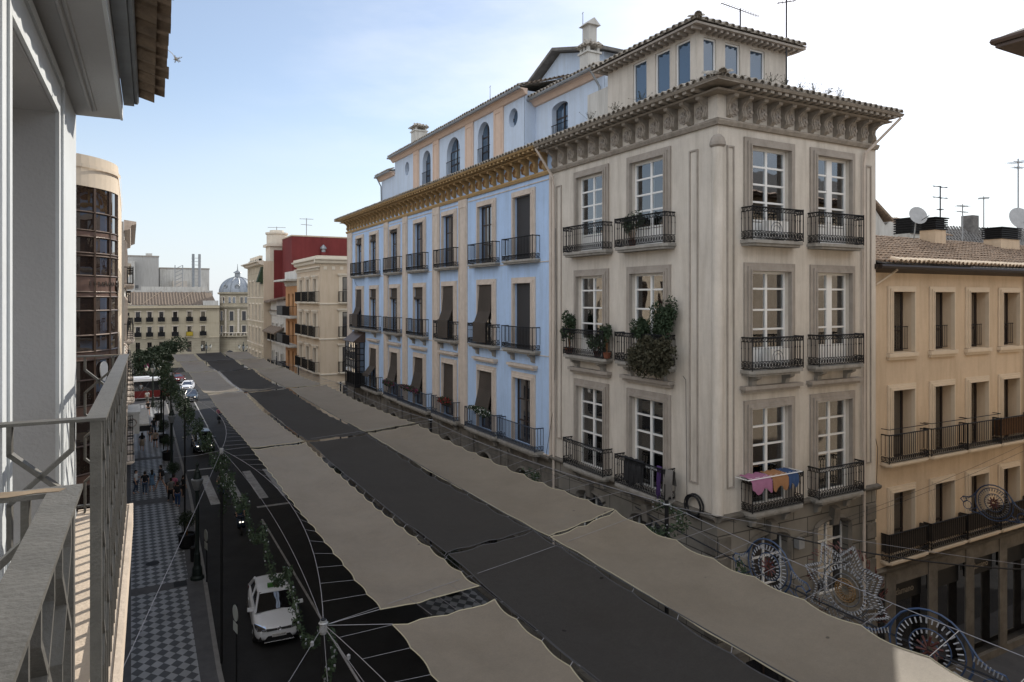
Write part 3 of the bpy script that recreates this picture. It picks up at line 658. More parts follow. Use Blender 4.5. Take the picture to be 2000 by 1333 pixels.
# glazed bay window at the far end
c = cb[6]+.1
b = fU.mb(); b.box(c-1.3, c+1.3, 0, .75, 7.9, 8.1); b.box(c-1.2, c+1.2, .0, .68, 8.1, 8.95)
for z in (8.95, 9.4, 9.85, 10.3, 10.75, 11.2): b.box(c-1.3, c+1.3, .70, .75, z-.03, z+.03); b.box(c-1.3, c-1.25, 0.02, .70, z-.03, z+.03); b.box(c+1.25, c+1.3, 0.02, .70, z-.03, z+.03)
for k in range(7): x = c-1.27+k*2.54/6; b.box(x-.025, x+.025, .695, .755, 8.1, 11.2)
for o_ in (.02, .35): b.box(c-1.303, c-1.24, o_, o_+.05, 8.1, 11.2); b.box(c+1.24, c+1.303, o_, o_+.05, 8.1, 11.2)
bay = b.build('bay_window', 'iron', B)
b = fU.mb(); b.face((c-1.27, .72, 8.95), (c+1.27, .72, 8.95), (c+1.27, .72, 11.2), (c-1.27, .72, 11.2)); b.face((c-1.275, 0, 8.95), (c-1.275, .72, 8.95), (c-1.275, .72, 11.2), (c-1.275, 0, 11.2)); b.face((c+1.275, 0, 8.95), (c+1.275, .72, 8.95), (c+1.275, .72, 11.2), (c+1.275, 0, 11.2)); obj('pane', b.mesh('pane', 'glass_dark'), bay)
b = fU.mb(); b.prism([(0, 11.2), (.9, 11.2), (.9, 11.25), (0, 11.95)], c-1.42, c+1.42, 'x'); b.build('roof', 'bronze', bay)
# blue attic
def eave(fr, s0, s1, z, ov=.4, m='peach_trim', name='attic_eave', e0=0, e1=0):
    b = fr.mb(); strip(b, s0-e0, s1+e1, [(0, z-.28), (.10, z-.26), (.22, z-.08), (ov-.05, z-.05), (ov-.05, z), (0, z)]); b.build(name, m, fr.root)
    b = fr.mb(); b.tube([(s0-e0, ov+.02, z+.0), (s1+e1, ov+.02, z+.0)], .065, 6); b.build('gutter', 'zinc', fr.root)
    b = fr.mb(); tile_row(b, (s0-e0, ov+.02, z+.09), (s1+e1, ov+.02, z+.09), (0, -.55, .2), pitch=.27, r=.11); b.face((s0-e0, ov, z+.05), (s1+e1, ov, z+.05), (s1, -2.6, z+1.0), (s0, -2.6, z+1.0)); b.build('attic_roof', 'tile_end', fr.root)
a1 = Fr(B, (1.0, 28.0-BY, 0), R(90)); a2 = Fr(B, (1.6, 22.6-BY, 0), R(90)); a3 = Fr(B, (1.0, 46.0-BY, 0), R(90))
b = a1.mb(); ar = [(31.55-28, 32.9-28), (35.2-28, 37.0-28), (39.5-28, 40.8-28)]; zb_ = (21.25, 23.5)
wall(b, 0, 18, 20.3, 24.05, [(p, q, zb_[0], zb_[1], 'arch') for p, q in ar]+[(28.62-28, 29.5-28, 22.55, 23.45, 'oval'), (43.2-28, 44.0-28, 22.5, 23.4, 'oval')], .3)
b.build('attic_wall', 'pale_blue', B)
for p, q in ar:
    wd = window(a1, (p+q)/2, zb_[0], q-p+.1, 2.3, 2, 3, 'dark_wood', 'glass_blue', .3)
    bb = MB(); hw = (q-p)/2; bb.tube([(-hw-.05, .26, .95), (hw+.05, .26, .95)], .02, 4); bb.tube([(-hw-.05, .26, .1), (hw+.05, .26, .1)], .015, 4)
    for k in range(9): x = -hw+k*2*hw/8; bb.tube([(x, .26, .1), (x, .26, .95)], .01, 4)
    bb.build('window_guard', 'iron', wd)
for p in (29.06-28, 43.6-28): window(a1, p, 22.5, 1.0, 1.0, 1, 1, 'dark_wood', 'glass_blue', .3)
for p, q in ((30.0, 31.0), (33.4, 34.4), (38.1, 39.0), (41.35, 42.3)):
    b = a1.mb(); b.box(p-28, q-28, 0, .07, 20.4, 23.8); panel(b, p-28+.15, q-28-.15, 20.5, 23.6, .10); b.build('pilaster', 'peach_trim', B)
b = a2.mb(); wall(b, 0, 5.4, 20.3, 23.6, [(25.25-22.6, 26.55-22.6, 21.1, 23.05, 'seg')], .3); b.build('attic_wall', 'pale_blue', B)
wd = window(a2, 25.9-22.6, 21.1, 1.4, 2.0, 2, 3, 'dark_wood', 'glass_blue', .3); bb = MB(); bb.tube([(-.66, .27, 1.0), (.66, .27, 1.0)], .02, 4)
for k in range(9): x = -.6+k*1.2/8; bb.tube([(x, .27, .05), (x, .27, 1.0)], .01, 4)
bb.build('window_guard', 'iron', wd)
b = a3.mb(); wall(b, 0, 2.9, 20.3, 23.2, [], .3); b.build('attic_wall', 'pale_blue', B)
b = MB(); b.box(1.02, 7, 4.0, 4.02, 20.3, 24.05); b.box(1.02, 7, 22.0, 22.02, 20.3, 24.05); b.box(1.02, 7, 24.88, 24.9, 20.3, 23.2); b.box(1.62, 7, -1.4, -1.38, 20.3, 23.6); b.box(6.98, 7, -1.3, 24.8, 20.3, 24.4); b.build('attic_wall', 'pale_blue', B)
eave(a1, 0, 18, 24.05, .42, e0=.3, e1=.3); eave(a2, 0, 5.4, 23.6, .42); eave(a3, 0, 2.9, 23.15, .42, e1=.3)
b = MB(); b.face((3.6, 3.9, 25.05), (3.6, 22.1, 25.05), (9, 22.1, 23.5), (9, 3.9, 23.5)); b.face((4.2, -1.4, 24.6), (4.2, 4, 24.6), (9, 4, 23), (9, -1.4, 23)); tile_row(b, (.6, 3.7, 24.15), (3.6, 3.7, 25.1), (0, .5, .02), 12); b.build('attic_roof', 'tile', B)
b = MB(); b.tube([(1.1, -1.15, 23.5), (1.5, -1.2, 22.9), (1.55, -1.2, 20.5)], .05, 6); b.tube([(.55, 24.7, 23.1), (.9, 24.75, 22.5), (.95, 24.75, 20.5)], .045, 6); b.build('downpipe', 'zinc', B)
# penthouse dormer and chimneys
b = MB(); y0, y1 = 25.9-BY, 32.0-BY; ym = 29.6-BY; b.prism([(y0, 23.6), (y1, 23.6), (y1, 25.7), (ym, 26.75), (y0, 25.7)], 4.0, 8.5, 'x'); dm = b.build('dormer', 'pale_blue', B)
b = MB(); b.hexa([(3.5, ym, 26.8), (9, ym, 26.8), (9, y1+.5, 25.6), (3.5, y1+.5, 25.6), (3.5, ym, 26.95), (9, ym, 26.95), (9, y1+.5, 25.75), (3.5, y1+.5, 25.75)]); b.hexa([(3.5, ym, 26.803), (9, ym, 26.803), (9, y0-.5, 25.6), (3.5, y0-.5, 25.6), (3.5, ym, 26.953), (9, ym, 26.953), (9, y0-.5, 25.75), (3.5, y0-.5, 25.75)]); b.build('roof', 'tile_grey', dm)
b = MB(); P = arcpts(ym-.7, ym+.5, 23.9, 25.6, 'arch', 5); b.prism(P, 3.95, 4.003, 'x'); b.build('window', 'glass_blue', dm)
b = MB(); b.hexa([(4, 40.0-BY, 24.6), (7, 40.0-BY, 24.6), (7, 43.5-BY, 24.5), (4, 43.5-BY, 24.5), (4, 40.6-BY, 26.0), (7, 40.6-BY, 26.0), (7, 43.3-BY, 25.6), (4, 43.3-BY, 25.6)]); b.build('dormer', 'tile_grey', B)
def chimney(x, y, z0, z1, w_, root, tiers=1):
    b = MB(); b.box(x-w_/2, x+w_/2, y-w_/2, y+w_/2, z0, z1-.28); b.box(x-w_/2-.07, x+w_/2+.07, y-w_/2-.07, y+w_/2+.07, z1-.28, z1-.2)
    for sx in (-1, 1):
        for sy in (-1, 0, 1): b.box(x+sx*w_*.4-.06, x+sx*w_*.4+.06, y+sy*w_*.4-.06, y+sy*w_*.4+.06, z1-.2, z1)
    ch = b.build('chimney', 'offwhite', root)
    b = MB(); q = w_/2+.12; b.hexa([(x-q, y-q, z1), (x+q, y-q, z1), (x+q, y+q, z1), (x-q, y+q, z1), (x-.05, y-.05, z1+.35), (x+.05, y-.05, z1+.35), (x+.05, y+.05, z1+.35), (x-.05, y+.05, z1+.35)])
    tile_row(b, (x-q, y-q-.03, z1), (x+q, y-q-.03, z1), (0, q*.7, .25), pitch=.2, length=.4); tile_row(b, (x-q-.03, y+q, z1), (x-q-.03, y-q, z1), (q*.7, 0, .25), pitch=.2, length=.4)
    b.build('chimney_cap', 'tile_end', ch); return ch
chimney(2.5, 45.3-BY, 24, 26.15, .85, B)
chimney(2.5, 24.9-BY, 23.8, 25.25, .62, B); b = MB(); b.box(2.28, 2.72, .68, 1.12, 25.5, 26.2); b.prism([(2.15, 26.2), (2.85, 26.2), (2.5, 26.5)], .55, 1.25, 'y'); b.build('chimney', 'offwhite', B)
# ================================================================ tan building
T = thing('apartment_building', 'tan three storey building with mossy tiled roof, deep plain windows and dark shopfronts', 'building', (22.4, 15.2, 0))
fT = Fr(T, (0, 0, 0), R(180)); ct = [22.4-x for x in (24.27, 26.78, 29.15, 31.5, 33.9)]
tr = [(12.47, 14.63), (8.62, 11.12), (5.2, 7.5)]
b = fT.mb(); wall(b, -20, .1, 4.9, 15.5, [(c-.62, c+.62, z0, z1) for c in ct for z0, z1 in tr], .38); b.build('wall', 'tan_wall', T)
for c in ct:
    for i, (z0, z1) in enumerate(tr):
        wd = window(fT, c, z0, 1.24, z1-z0, 2, 1, 'dark_wood', 'glass' if (i+ct.index(c)*2) % 5 in (0, 3) else 'glass_dark', .38, 'curtain' if (i+ct.index(c)*2) % 5 == 0 else None, .2, 'tan_trim', sill=i == 0, splits=[.75])
        if i == 0:
            bb = MB()
            for k in range(9): bb.tube([(-.56+k*.14, .2, .1), (-.56+k*.14, .2, .9)], .009, 4)
            bb.tube([(-.6, .2, .9), (.6, .2, .9)], .014, 4); bb.tube([(-.6, .2, .1), (.6, .2, .1)], .012, 4); bb.build('window_guard', 'iron', wd)
        else:
            bo = balcony(fT, c, z0, 2.3, .3, 1.0 if i == 1 else .95, 'plain', 'iron', 'tan_trim', .14)
            if i == 2 or c == ct[3]:
                bb = MB(); h = .95; bb.box(-1.12, 1.12, .25, .27, .3, h); bb.box(-1.12, -1.10, 0, .25, .3, h); bb.box(1.10, 1.12, 0, .25, .3, h)
                bb.build('reed_screen', 'esparto' if i == 2 else 'wood_brown', bo)
            elif i == 1:
                bb = MB(); bb.tube([(-1.15, 0, 1.2), (-1.15, .3, 1.2), (1.15, .3, 1.2), (1.15, 0, 1.2)], .014, 4); bb.build('handrail', 'iron', bo)
for x in range(1): pass
b = fT.mb()
pr = [-1.2, -3.75, -6.2, -8.6, -11.1, -13.6, -16.1, -18.6]
for p in [-.15]+pr: b.box(p-.28, p+.28, 0, .06, .3, 4.75)
b.box(-20, .1, 0, .03, 4.2, 4.9); strip(b, -20, .1, [(0, 4.7), (.12, 4.75), (.2, 4.88), (0, 4.93)]); b.build('shop_pillar', 'ground_stone', T)
b = fT.mb(); b.box(-20, .1, -.35, -.3, 0, 4.25); b.build('shop_window', 'glass_dark', T)
b = fT.mb()
for p, q in zip([-.15]+pr, pr): b.box(q+.3, p-.3, -.3, -.22, 3.4, 4.15)
b.build('shop_fascia', 'black_plastic', T)
b = fT.mb(); b.box(-20, .1, 0, .05, 0, .3); b.box(-20, .1, -.4, 0, 0, .12); b.build('shop_plinth', 'ground_stone', T)
b = MB(); b.box(-.06, -.04, .0, 9.5, 0, 15.4); b.box(19.98, 20, 0, 9.5, 0, 15.4); b.box(0, 20, 9.48, 9.5, 0, 15.4); b.build('side_wall', 'tan_wall', T)
b = fT.mb(); strip(b, -20.1, .1, [(0, 15.3), (.35, 15.42), (.42, 15.5), (.42, 15.56), (0, 15.6)]); b.tube([(-20, .46, 15.5), (0, .46, 15.5)], .08, 6); b.build('gutter', 'dark_wood', T)
b = MB(); tile_roof(b, (0, -.5, 15.62), (20, -.5, 15.62), (0, 4.2, 17.15), (20, 4.2, 17.15), 12, .25, .09); b.build('roof', 'tile_warm', T)
b = MB(); b.face((0, -.45, 15.6), (20, -.45, 15.6), (20, 4.2, 17.12), (0, 4.2, 17.12)); b.face((0, 4.2, 17.12), (20, 4.2, 17.12), (20, 9.5, 15.5), (0, 9.5, 15.5)); b.build('roof_underlay', 'tile_grey', T)
b = MB(); tile_row(b, (.9, -.5, 15.66), (20, -.5, 15.66), (0, .3, .1), pitch=.27, length=.35, r=.125); b.build('eave_tiles', 'tan_trim', T)
b = fT.mb(); b.tube([(-1.0, .42, 15.4), (-1.0, .2, 15.25), (-.15, .08, 14.8), (-.15, .08, 3)], .04, 6); b.build('downpipe', 'tan_trim', T); b = fT.mb(); b.tube([(-10.3, .3, 15.4), (-10.3, .08, 15.1), (-10.3, .08, 3)], .045, 6); b.build('downpipe', 'dark_wood', T)
def text3d(name, body, size, m, parent, loc, rot, ext=.01):
    cu = bpy.data.curves.new(name, 'FONT'); cu.body = body; cu.size = size; cu.extrude = ext; cu.align_x = 'CENTER'
    t = bpy.data.objects.new(name, cu); sc.collection.objects.link(t); bpy.context.view_layer.update()
    me = bpy.data.meshes.new_from_object(t.evaluated_get(bpy.context.evaluated_depsgraph_get())); bpy.data.objects.remove(t); me.materials.clear(); me.materials.append(MATS[m])
    o = obj(name, me, parent, loc); o.rotation_euler = rot; return o
for x in (1.5, 6.5): text3d('shop_lettering', 'Bordamano', .34, 'letter_dark' if False else 'text_pale', T, (x+.65, .2, 3.65), (R(90), 0, 0))
# roof chimneys on the tan building
def vent_chimney(x, y, z0, w_, d_, hm, base='tan_wall'):
    b = MB(); b.box(x-w_/2, x+w_/2, y-d_/2, y+d_/2, z0, z0+hm); ch = b.build('chimney', base, T)
    b = MB(); b.box(x-w_/2-.01, x+w_/2+.01, y-d_/2-.01, y+d_/2+.01, z0-.3, z0+.35); b.build('flashing', 'red_wall', ch)
    b = MB()
    for k in range(5): b.box(x-w_/2-.06, x+w_/2+.06, y-d_/2-.06, y+d_/2+.06, z0+hm+.02+k*.1, z0+hm+.08+k*.1)
    b.box(x-w_/2+.05, x+w_/2-.05, y-d_/2+.05, y+d_/2-.05, z0+hm, z0+hm+.5); b.box(x-w_/2-.1, x+w_/2+.1, y-d_/2-.1, y+d_/2+.1, z0+hm+.52, z0+hm+.57); b.build('chimney_vent', 'iron', ch)
vent_chimney(9.85, 3.5, 16.5, .85, .7, 1.0); vent_chimney(15.5, 3.4, 16.3, 1.7, .8, 1.0)
b = MB(); b.box(11.2, 12.9, 5.4, 6.2, 15.6, 17.6); ch = b.build('chimney', 'offwhite', T)
b = MB()
for k in range(7): b.box(11.25, 12.5, 5.33, 6.27, 17.6+k*.12, 17.67+k*.12)
b.box(11.32, 12.4, 5.4, 6.2, 17.6, 18.4); b.build('chimney_vent', 'iron', ch)
# ================================================================ own building on the left, with two balconies
O = thing('apartment_building', 'white apartment building at the near left with deep doorway, tiled eave and iron balconies', 'building', (-.44, 0, 0), R(-1.163))
fO = Fr(O, (0, 0, 0), R(-90))      # x along -Y, y outward (+X);  s = -y
W1, W2, SF = 12.9, 15.40, 15.65
b = fO.mb(); wall(b, -5.6, 25, 0, SF, [(-4.45, -3.0, W1, W2), (-1.2, .9, W1, W2), (-4.45, -3.0, 8.6, 11.2)], .24); b.build('wall', 'white_paint', O)
b = fO.mb(); b.box(-5.6, 25, -9, -.32, 15.58, SF-.002); b.box(-5.6, -5.58, -9, -.003, 0, 16.5); b.box(25, 25.02, -9, 0, 0, 16.5); b.box(-5.6, 25, -9.02, -9, 0, 16.5); b.build('side_wall', 'white_paint', O)
for c, d in ((-4.45, -3.0), (-1.2, .9)):
    b = fO.mb(); e = .004
    b.face((c+e, -e, W1), (c+e, -.24, W1), (c+e, -.24, W2), (c+e, -e, W2)); b.face((d-e, -e, W1), (d-e, -.24, W1), (d-e, -.24, W2), (d-e, -e, W2)); b.face((c, -e, W2-e), (d, -e, W2-e), (d, -.24, W2-e), (c, -.24, W2-e))
    b.build('reveal', 'grey_plaster', O)
    b = fO.mb()
    for k, (g0, g1, t) in enumerate(((0, .05, .014), (.05, .17, .005), (.17, .22, .018))):
        b.box(c-g1, c-g0-.001, 0, t, W1, W2+g1); b.box(d+g0+.001, d+g1, 0, t, W1, W2+g1); b.box(c-g0, d+g0, 0, t, W2+g0, W2+g1)
    b.build('door_surround', 'white_paint', O)
    b = fO.mb(); b.box(c+.0, c+.07, -.30, -.22, W1, W2); b.box(d-.07, d, -.30, -.22, W1, W2); b.box(c+.07, d-.07, -.30, -.22, W2-.08, W2); b.box(c+.07, d-.07, -.30, -.22, W1, W1+.1); b.box((c+d)/2-.05, (c+d)/2+.05, -.29, -.23, W1+.1, W2-.08)
    dr = b.build('door', 'pvc_white', O); b = fO.mb(); b.box(c+.07, d-.07, -.27, -.26, W1+.1, W2-.08); obj('pane', b.mesh('pane', 'glass_dark'), dr)
# eave slab, moulding, gutter and tiles
b = fO.mb(); b.box(-5.6, 25, .0, .265, SF+.002, SF+.12); b.build('soffit', 'grey_plaster', O)
b = fO.mb(); b.tube([(-5.4, .10, SF-.002), (25, .10, SF-.002)], .013, 6); b.tube([(-5.4, .128, SF), (25, .128, SF)], .007, 6); b.build('soffit_bead', 'grey_plaster', O)
b = fO.mb(); b.box(-5.6, 25, .265, .28, SF-.004, SF+.125); b.build('fascia', 'white_paint', O)
b = fO.mb(); b.box(-5.58, 25, .285, .35, SF+.10, SF+.12); b.tube([(-5.58, .362, SF+.13), (25, .362, SF+.13)], .018, 6); b.tube([(-5.58, .32, SF+.14), (25, .32, SF+.14)], .04, 8); b.build('gutter', 'zinc', O)
b = fO.mb()
for k in range(60):
    c = -5.45+k*.225; h0 = SF+.165
    for (x0, y1, zz, rr, hh, sg) in ((c, .475, h0, .108, .05, -1), (c+.01, .545+random.uniform(-.012, .012), h0+.035, .078, .045, -1), (c+.112, .47, h0+.07, .07, .045, 1)):
        tl = random.uniform(-.006, .006); pts = [(x0+math.cos(math.pi*q/6)*rr, zz+sg*math.sin(math.pi*q/6)*hh+tl) for q in range(7)]
        inn = [(x0+(x-x0)*.86, zz+(z_-zz)*.6+.012) for x, z_ in pts]
        for (p, q2), (pi_, qi) in zip(zip(pts, pts[1:]), zip(inn, inn[1:])):
            A = [(p[0], .3, p[1]+.05), (q2[0], .3, q2[1]+.05), (q2[0], y1, q2[1]), (p[0], y1, p[1])]
            B_ = [(pi_[0], .3, pi_[1]+.05), (qi[0], .3, qi[1]+.05), (qi[0], y1, qi[1]), (pi_[0], y1, pi_[1])]
            b.face(*A); b.face(*B_); b.face(A[3], A[2], B_[2], B_[3])
b.build('eave_tiles', 'tile_under', O)
b = fO.mb(); b.face((-5.6, .3, 15.93), (25, .3, 15.93), (25, -4, 17.0), (-5.6, -4, 17.0)); b.build('roof', 'tile', O)
# balconies with bent flat-bar railings
def bent_bar(b, p, e, n_, half, top, sign):
    """flat bar zig-zagging in the panel plane: p base point, e along panel, n_ across"""
    zs = [(0, 1), (-.09, 1), (-.25, -1), (-.40, -1), (-.56, 1), (-.71, 1), (-.87, -1), (-1.08, -1)]
    P = [p+e*(half*s_*sign)+Vector((0, 0, top+dz)) for dz, s_ in zs]
    for q, (A, B_) in enumerate(zip(P, P[1:])):
        d = (B_-A).normalized(); t = d.cross(n_).normalized()*.007; w_ = n_*.019
        A2 = A-d*.003; B2 = B_+d*.003
        b.hexa([A2-t-w_, A2+t-w_, A2+t+w_, A2-t+w_, B2-t-w_, B2+t-w_, B2+t+w_, B2-t+w_])
def own_balcony(y0, y1):
    b = MB(); b.box(-.02+0, .33, y0-.05, y1+.05, W1-.14, W1-.003); o = b.build('balcony', 'slab_stone', O)
    b = MB(); b.box(.0, .315, y0-.03, y1+.03, W1-.002, W1+.002); obj('floor', b.mesh('floor', 'balcony_floor'), o)
    b = MB(); b.box(.315, .34, y0-.055, y1+.055, W1-.15, W1+.01); b.box(0.0, .315, y1+.031, y1+.055, W1-.15, W1+.008); obj('kerb_edge', b.mesh('kerb_edge', 'balcony_floor'), o)
    T_ = W1+1.10; b = MB()
    b.box(.254, .314, y0, y1, T_-.010, T_); b.box(-.0, .254, y1-.055, y1-.001, T_-.0105, T_-.0005); b.box(-.0, .254, y0+.001, y0+.055, T_-.0105, T_-.0005)
    obj('handrail', b.mesh('handrail', 'rail_grey'), o)
    b = MB(); b.prism([(.15, y1-.05), (.19, y1-.058), (.235, y1-.045), (.275, y1-.052), (.285, y1-.03), (.25, y1-.012), (.21, y1-.018), (.17, y1-.006)], T_, T_+.0009, 'z'); obj('rust_patch', b.mesh('rust_patch', 'rust'), o)
    b = MB()
    for y in (y0+.022, y1-.022): b.box(.266, .300, y-.016, y+.016, W1, T_-.011)
    b.box(.272, .294, y0, y1, W1+.045, W1+.057)
    for y in (y0+.02, y1-.02): b.box(0, .27, y-.014, y+.014, W1+.045, W1+.057)
    Y = Vector((0, 1, 0)); X = Vector((1, 0, 0)); n = int((y1-y0-.1)/.27)
    for k in range(n):
        yc = y0+.05+(k+.5)*(y1-y0-.1)/n
        for sg in (-1, 1): bent_bar(b, Vector((.283, yc, 0)), Y, X, .08, T_-.011, sg)
    for y in (y0+.022, y1-.022):
        for sg in (-1, 1): bent_bar(b, Vector((.13, y, 0)), X, Y, .085, T_-.011, sg)
    obj('railing', b.mesh('railing', 'rail_grey'), o)
own_balcony(-1.4, 1.77); own_balcony(2.71, 5.72)
b = MB(); b.tube([(.05, 5.5, 0), (.05, 5.5, 12.8)], .03, 8); b.build('downpipe', 'white_paint', O)
# dry weed sprig growing from the tiles
b = MB(); o0 = Vector((.16, 4.6, 15.85)); pts = [o0, o0+Vector((.03, -.03, .015)), o0+Vector((.055, -.05, -.01)), o0+Vector((.075, -.06, -.05))]
b.tube(pts, .002, 3)
for k in range(34): q = pts[-1]+Vector((random.uniform(-.012, .03), random.uniform(-.015, .015), random.uniform(-.012, .025))); b.tube([pts[-1], q], .0012, 3); b.leaf(q, .012)
tag(b.build('dry_weed', 'straw'), 'small dry weed sprig sticking out of the roof tiles at upper left', 'weed')
# ================================================================ curved building on the left
C = thing('office_building', 'cream corner office block with rounded brown glass curtain wall beside the near balcony', 'building', (-3.42, 30.9, 0))
NR = 16; A0, A1 = R(-90), R(0); rad = 3.0
def cpt(k, r=rad): a = A0+(A1-A0)*k/NR; return (r*math.cos(a), r*math.sin(a))
def band(z0, z1, r, m, name, par=C, straight=True, k0=0, k1=NR):
    b = MB()
    P = [cpt(k, r) for k in range(k0, k1+1)]
    if k0 == 0: P = [(-8, -r)]+P
    if straight: P = P+[(r, 11.6)]
    for (x0, y0), (x1, y1) in zip(P, P[1:]): b.face((x0, y0, z0), (x1, y1, z0), (x1, y1, z1), (x0, y0, z1))
    return b.build(name, m, par)
def vb(v, d=24.4): return 14.4-(v-583)*d/1359
band(18.35, 19.45, 3.0, 'beige_pink', 'parapet'); band(19.0, 19.12, 3.08, 'beige_pink', 'parapet_moulding')
b = MB(); P = [(-8, -3.0)]+[cpt(k) for k in range(NR+1)]+[(3.0, 11.6), (-8, 11.6)]; b.face(*[(x, y, 19.3) for x, y in P]); b.face(*[(x, y, 0.1) for x, y in P]); b.box(-8, 3, 11.58, 11.6, 0, 19.3); b.build('roof', 'beige_pink', C)
lv = [(18.35, 17.45), (17.45, 16.85)], [(16.1, 15.35)], [(15.35, 15.3), (15.3, 15.25)]
zs = [18.35, 17.4, 16.85, 16.62, 16.10, 15.98, 15.25, 14.65, 14.45, 13.95, 13.1, 12.55, 11.6, 11.0, 10.3, 9.6, 8.9, 8.2, 7.5, 6.6, 5.7, 4.8, 3.9, 0.1]
kinds = 'ggsgsgsssggggsgggsgggg'
seq = [(18.35, 17.45, 'g'), (17.45, 16.8, 'g'), (16.8, 16.58, 's'), (16.58, 16.0, 'g'), (16.0, 15.9, 'm'), (15.9, 15.2, 'g'), (15.2, 14.62, 's'), (14.62, 14.45, 's'), (14.45, 13.95, 'g'), (13.95, 13.08, 'g'), (13.08, 12.5, 'g'), (12.5, 12.2, 's'), (12.2, 11.5, 'g'), (11.5, 10.6, 'g'), (10.6, 10.2, 's'), (10.2, 9.2, 'g'), (9.2, 8.2, 'g'), (8.2, 7.8, 's'), (7.8, 6.8, 'g'), (6.8, 5.8, 'g'), (5.8, 5.3, 's'), (5.3, 3.2, 'g'), (3.2, .1, 'g')]
for z1, z0, k in seq:
    if k == 'g': band(z0, z1, 2.95, 'glass_brown', 'window_band', straight=False)
    else: band(z0, z1, 2.98, 'spandrel' if k == 's' else 'bronze', 'spandrel', straight=False)
b = MB()
for z1, z0, k in seq:
    for zz in (z0,):
        P = [cpt(q, 2.985) for q in range(NR+1)]; b.tube([(x, y, zz) for x, y in P]+[], .035, 4)
for q in range(0, NR+1, 3): x, y = cpt(q, 2.98); b.box(x-.035, x+.035, y-.035, y+.035, .1, 18.35)
for q in range(3): b.box(-1.8-q*1.7-.03, -1.8-q*1.7+.03, -3.0, -2.95, .1, 18.35)
b.build('mullions', 'bronze', C)
b = MB()
fC = Fr(C, (3.0, 0, 0), R(-90)); b = fC.mb(); cs = [-1.6, -4.2, -6.8, -9.4]
wall(b, -11.6, 0, 0.1, 18.35, [(c-.6, c+.6, z, z+2.0) for c in cs for z in (4.2, 7.4, 10.5, 13.6)], .12); b.build('wall', 'beige_pink', C)
for c in cs:
    for z in (4.2, 7.4, 10.5, 13.6): window(fC, c, z, 1.2, 2.0, 2, 1, 'bronze', 'glass_brown', .12)
for i, ch in enumerate('ESPAÑANA'):
    a = R(-44+i*3.7); text3d('lettering', ch, .2, 'letter_dark', C, (3.0*math.cos(a)*1.005, 3.0*math.sin(a)*1.005, 14.86), (R(90), 0, a+R(90)), .01)
a = R(-8); b = MB(Matrix.Translation((3.0*math.cos(a), 3.0*math.sin(a), 14.85)) @ Matrix.Rotation(a+R(90), 4, 'Z')); b.ring((0, 0, 0), .22, .03, 'y', 10); b.box(-.1, -.05, -.02, .02, -.3, .3); b.box(.05, .12, -.02, .02, -.25, .35); b.build('emblem', 'letter_dark', C)
b = MB(Matrix.Translation((3.03*math.cos(R(-32)), 3.03*math.sin(R(-32)), 11.75)) @ Matrix.Rotation(R(58), 4, 'Z')); b.prism([(.2*math.cos(t)*(1+.3*math.sin(t)), .36*math.sin(t)) for t in [i*math.pi/8 for i in range(16)]], -.02, .02, 'y'); b.build('emblem', 'pvc_white', C)
# hidden block between the two
Z = thing('house', 'pale rendered house set back on the left pavement between balconies and glass corner', 'house', (-2.6, 8, 0)); b = MB(); b.box(-8, 0, 0, 16, 0, 17); b.build('wall', 'cream_wall', Z); b = MB(); b.box(-8.1, .1, -.1, 16.1, 17, 17.2); b.build('roof', 'tile', Z)
# ================================================================ generic street house
def house(label, x, y0, y1, zt, side, wm, tm, cols, rowz, win=(1.2, 2.2), balc=(2.0, .5), shutter=None, cor=.5, name='townhouse', cat='building', depth=10, rail='iron', style='bars', hood=0, glass='glass_dark', pitch=0, roofm='tile', ground=None, sidewall=None, sur=.2):
    """side=+1: right side of the street facing -X; side=-1: left side facing +X"""
    rt = thing(name, label, cat, (x, y0, 0)); ln = y1-y0
    fr = Fr(rt, (0, 0, 0), R(90)) if side > 0 else Fr(rt, (0, 0, 0), R(-90)); sg = 1 if side > 0 else -1
    s0, s1 = (0, ln) if side > 0 else (-ln, 0)
    b = fr.mb(); wall(b, s0, s1, 0, zt, [(sg*c-win[0]/2, sg*c+win[0]/2, z, z+win[1]) for c in cols for z in rowz], .2); b.build('wall', wm, rt)
    b = MB(); X = depth*side; b.box(.01*side, X, 0, .02, 0, zt); b.box(.01*side, X, ln-.02, ln, 0, zt); b.box(X-.02*side, X, 0.02, ln-.02, 0, zt); b.build('side_wall', sidewall or wm, rt)
    b = fr.mb(); strip(b, s0-.0, s1+.0, [(0, zt-.5), (cor*.5, zt-.4), (cor*.6, zt-.2), (cor, zt-.1), (cor, zt+.02), (0, zt+.1)]); 
    for z in rowz: strip(b, s0, s1, [(0, z-.22), (.07, z-.2), (.07, z-.1), (0, z-.08)])
    b.build('cornice', tm, rt)
    b = MB()
    if pitch: b.prism([(-.5*side, zt+.1), (depth*.5*side, zt+pitch), (X, zt)], 0, ln, 'y')
    else: b.box(0.05*side, X, 0.02, ln-.02, zt-.05, zt+.0)
    b.build('roof', roofm, rt)
    for c in cols:
        for i, z in enumerate(rowz):
            wd = window(fr, sg*c, z, win[0], win[1], 2, 2, 'dark_wood' if not shutter else 'pvc_white', glass, .2, None, sur or None, tm, hood=hood)
            if shutter: obj('shutter', quadmesh('shutter', win[0]-.1, win[1]-.1, .05, shutter, 0, .05), wd)
            if balc: balcony(fr, sg*c, z, balc[0], balc[1], .95, style, rail, tm, .15)
    return rt, fr
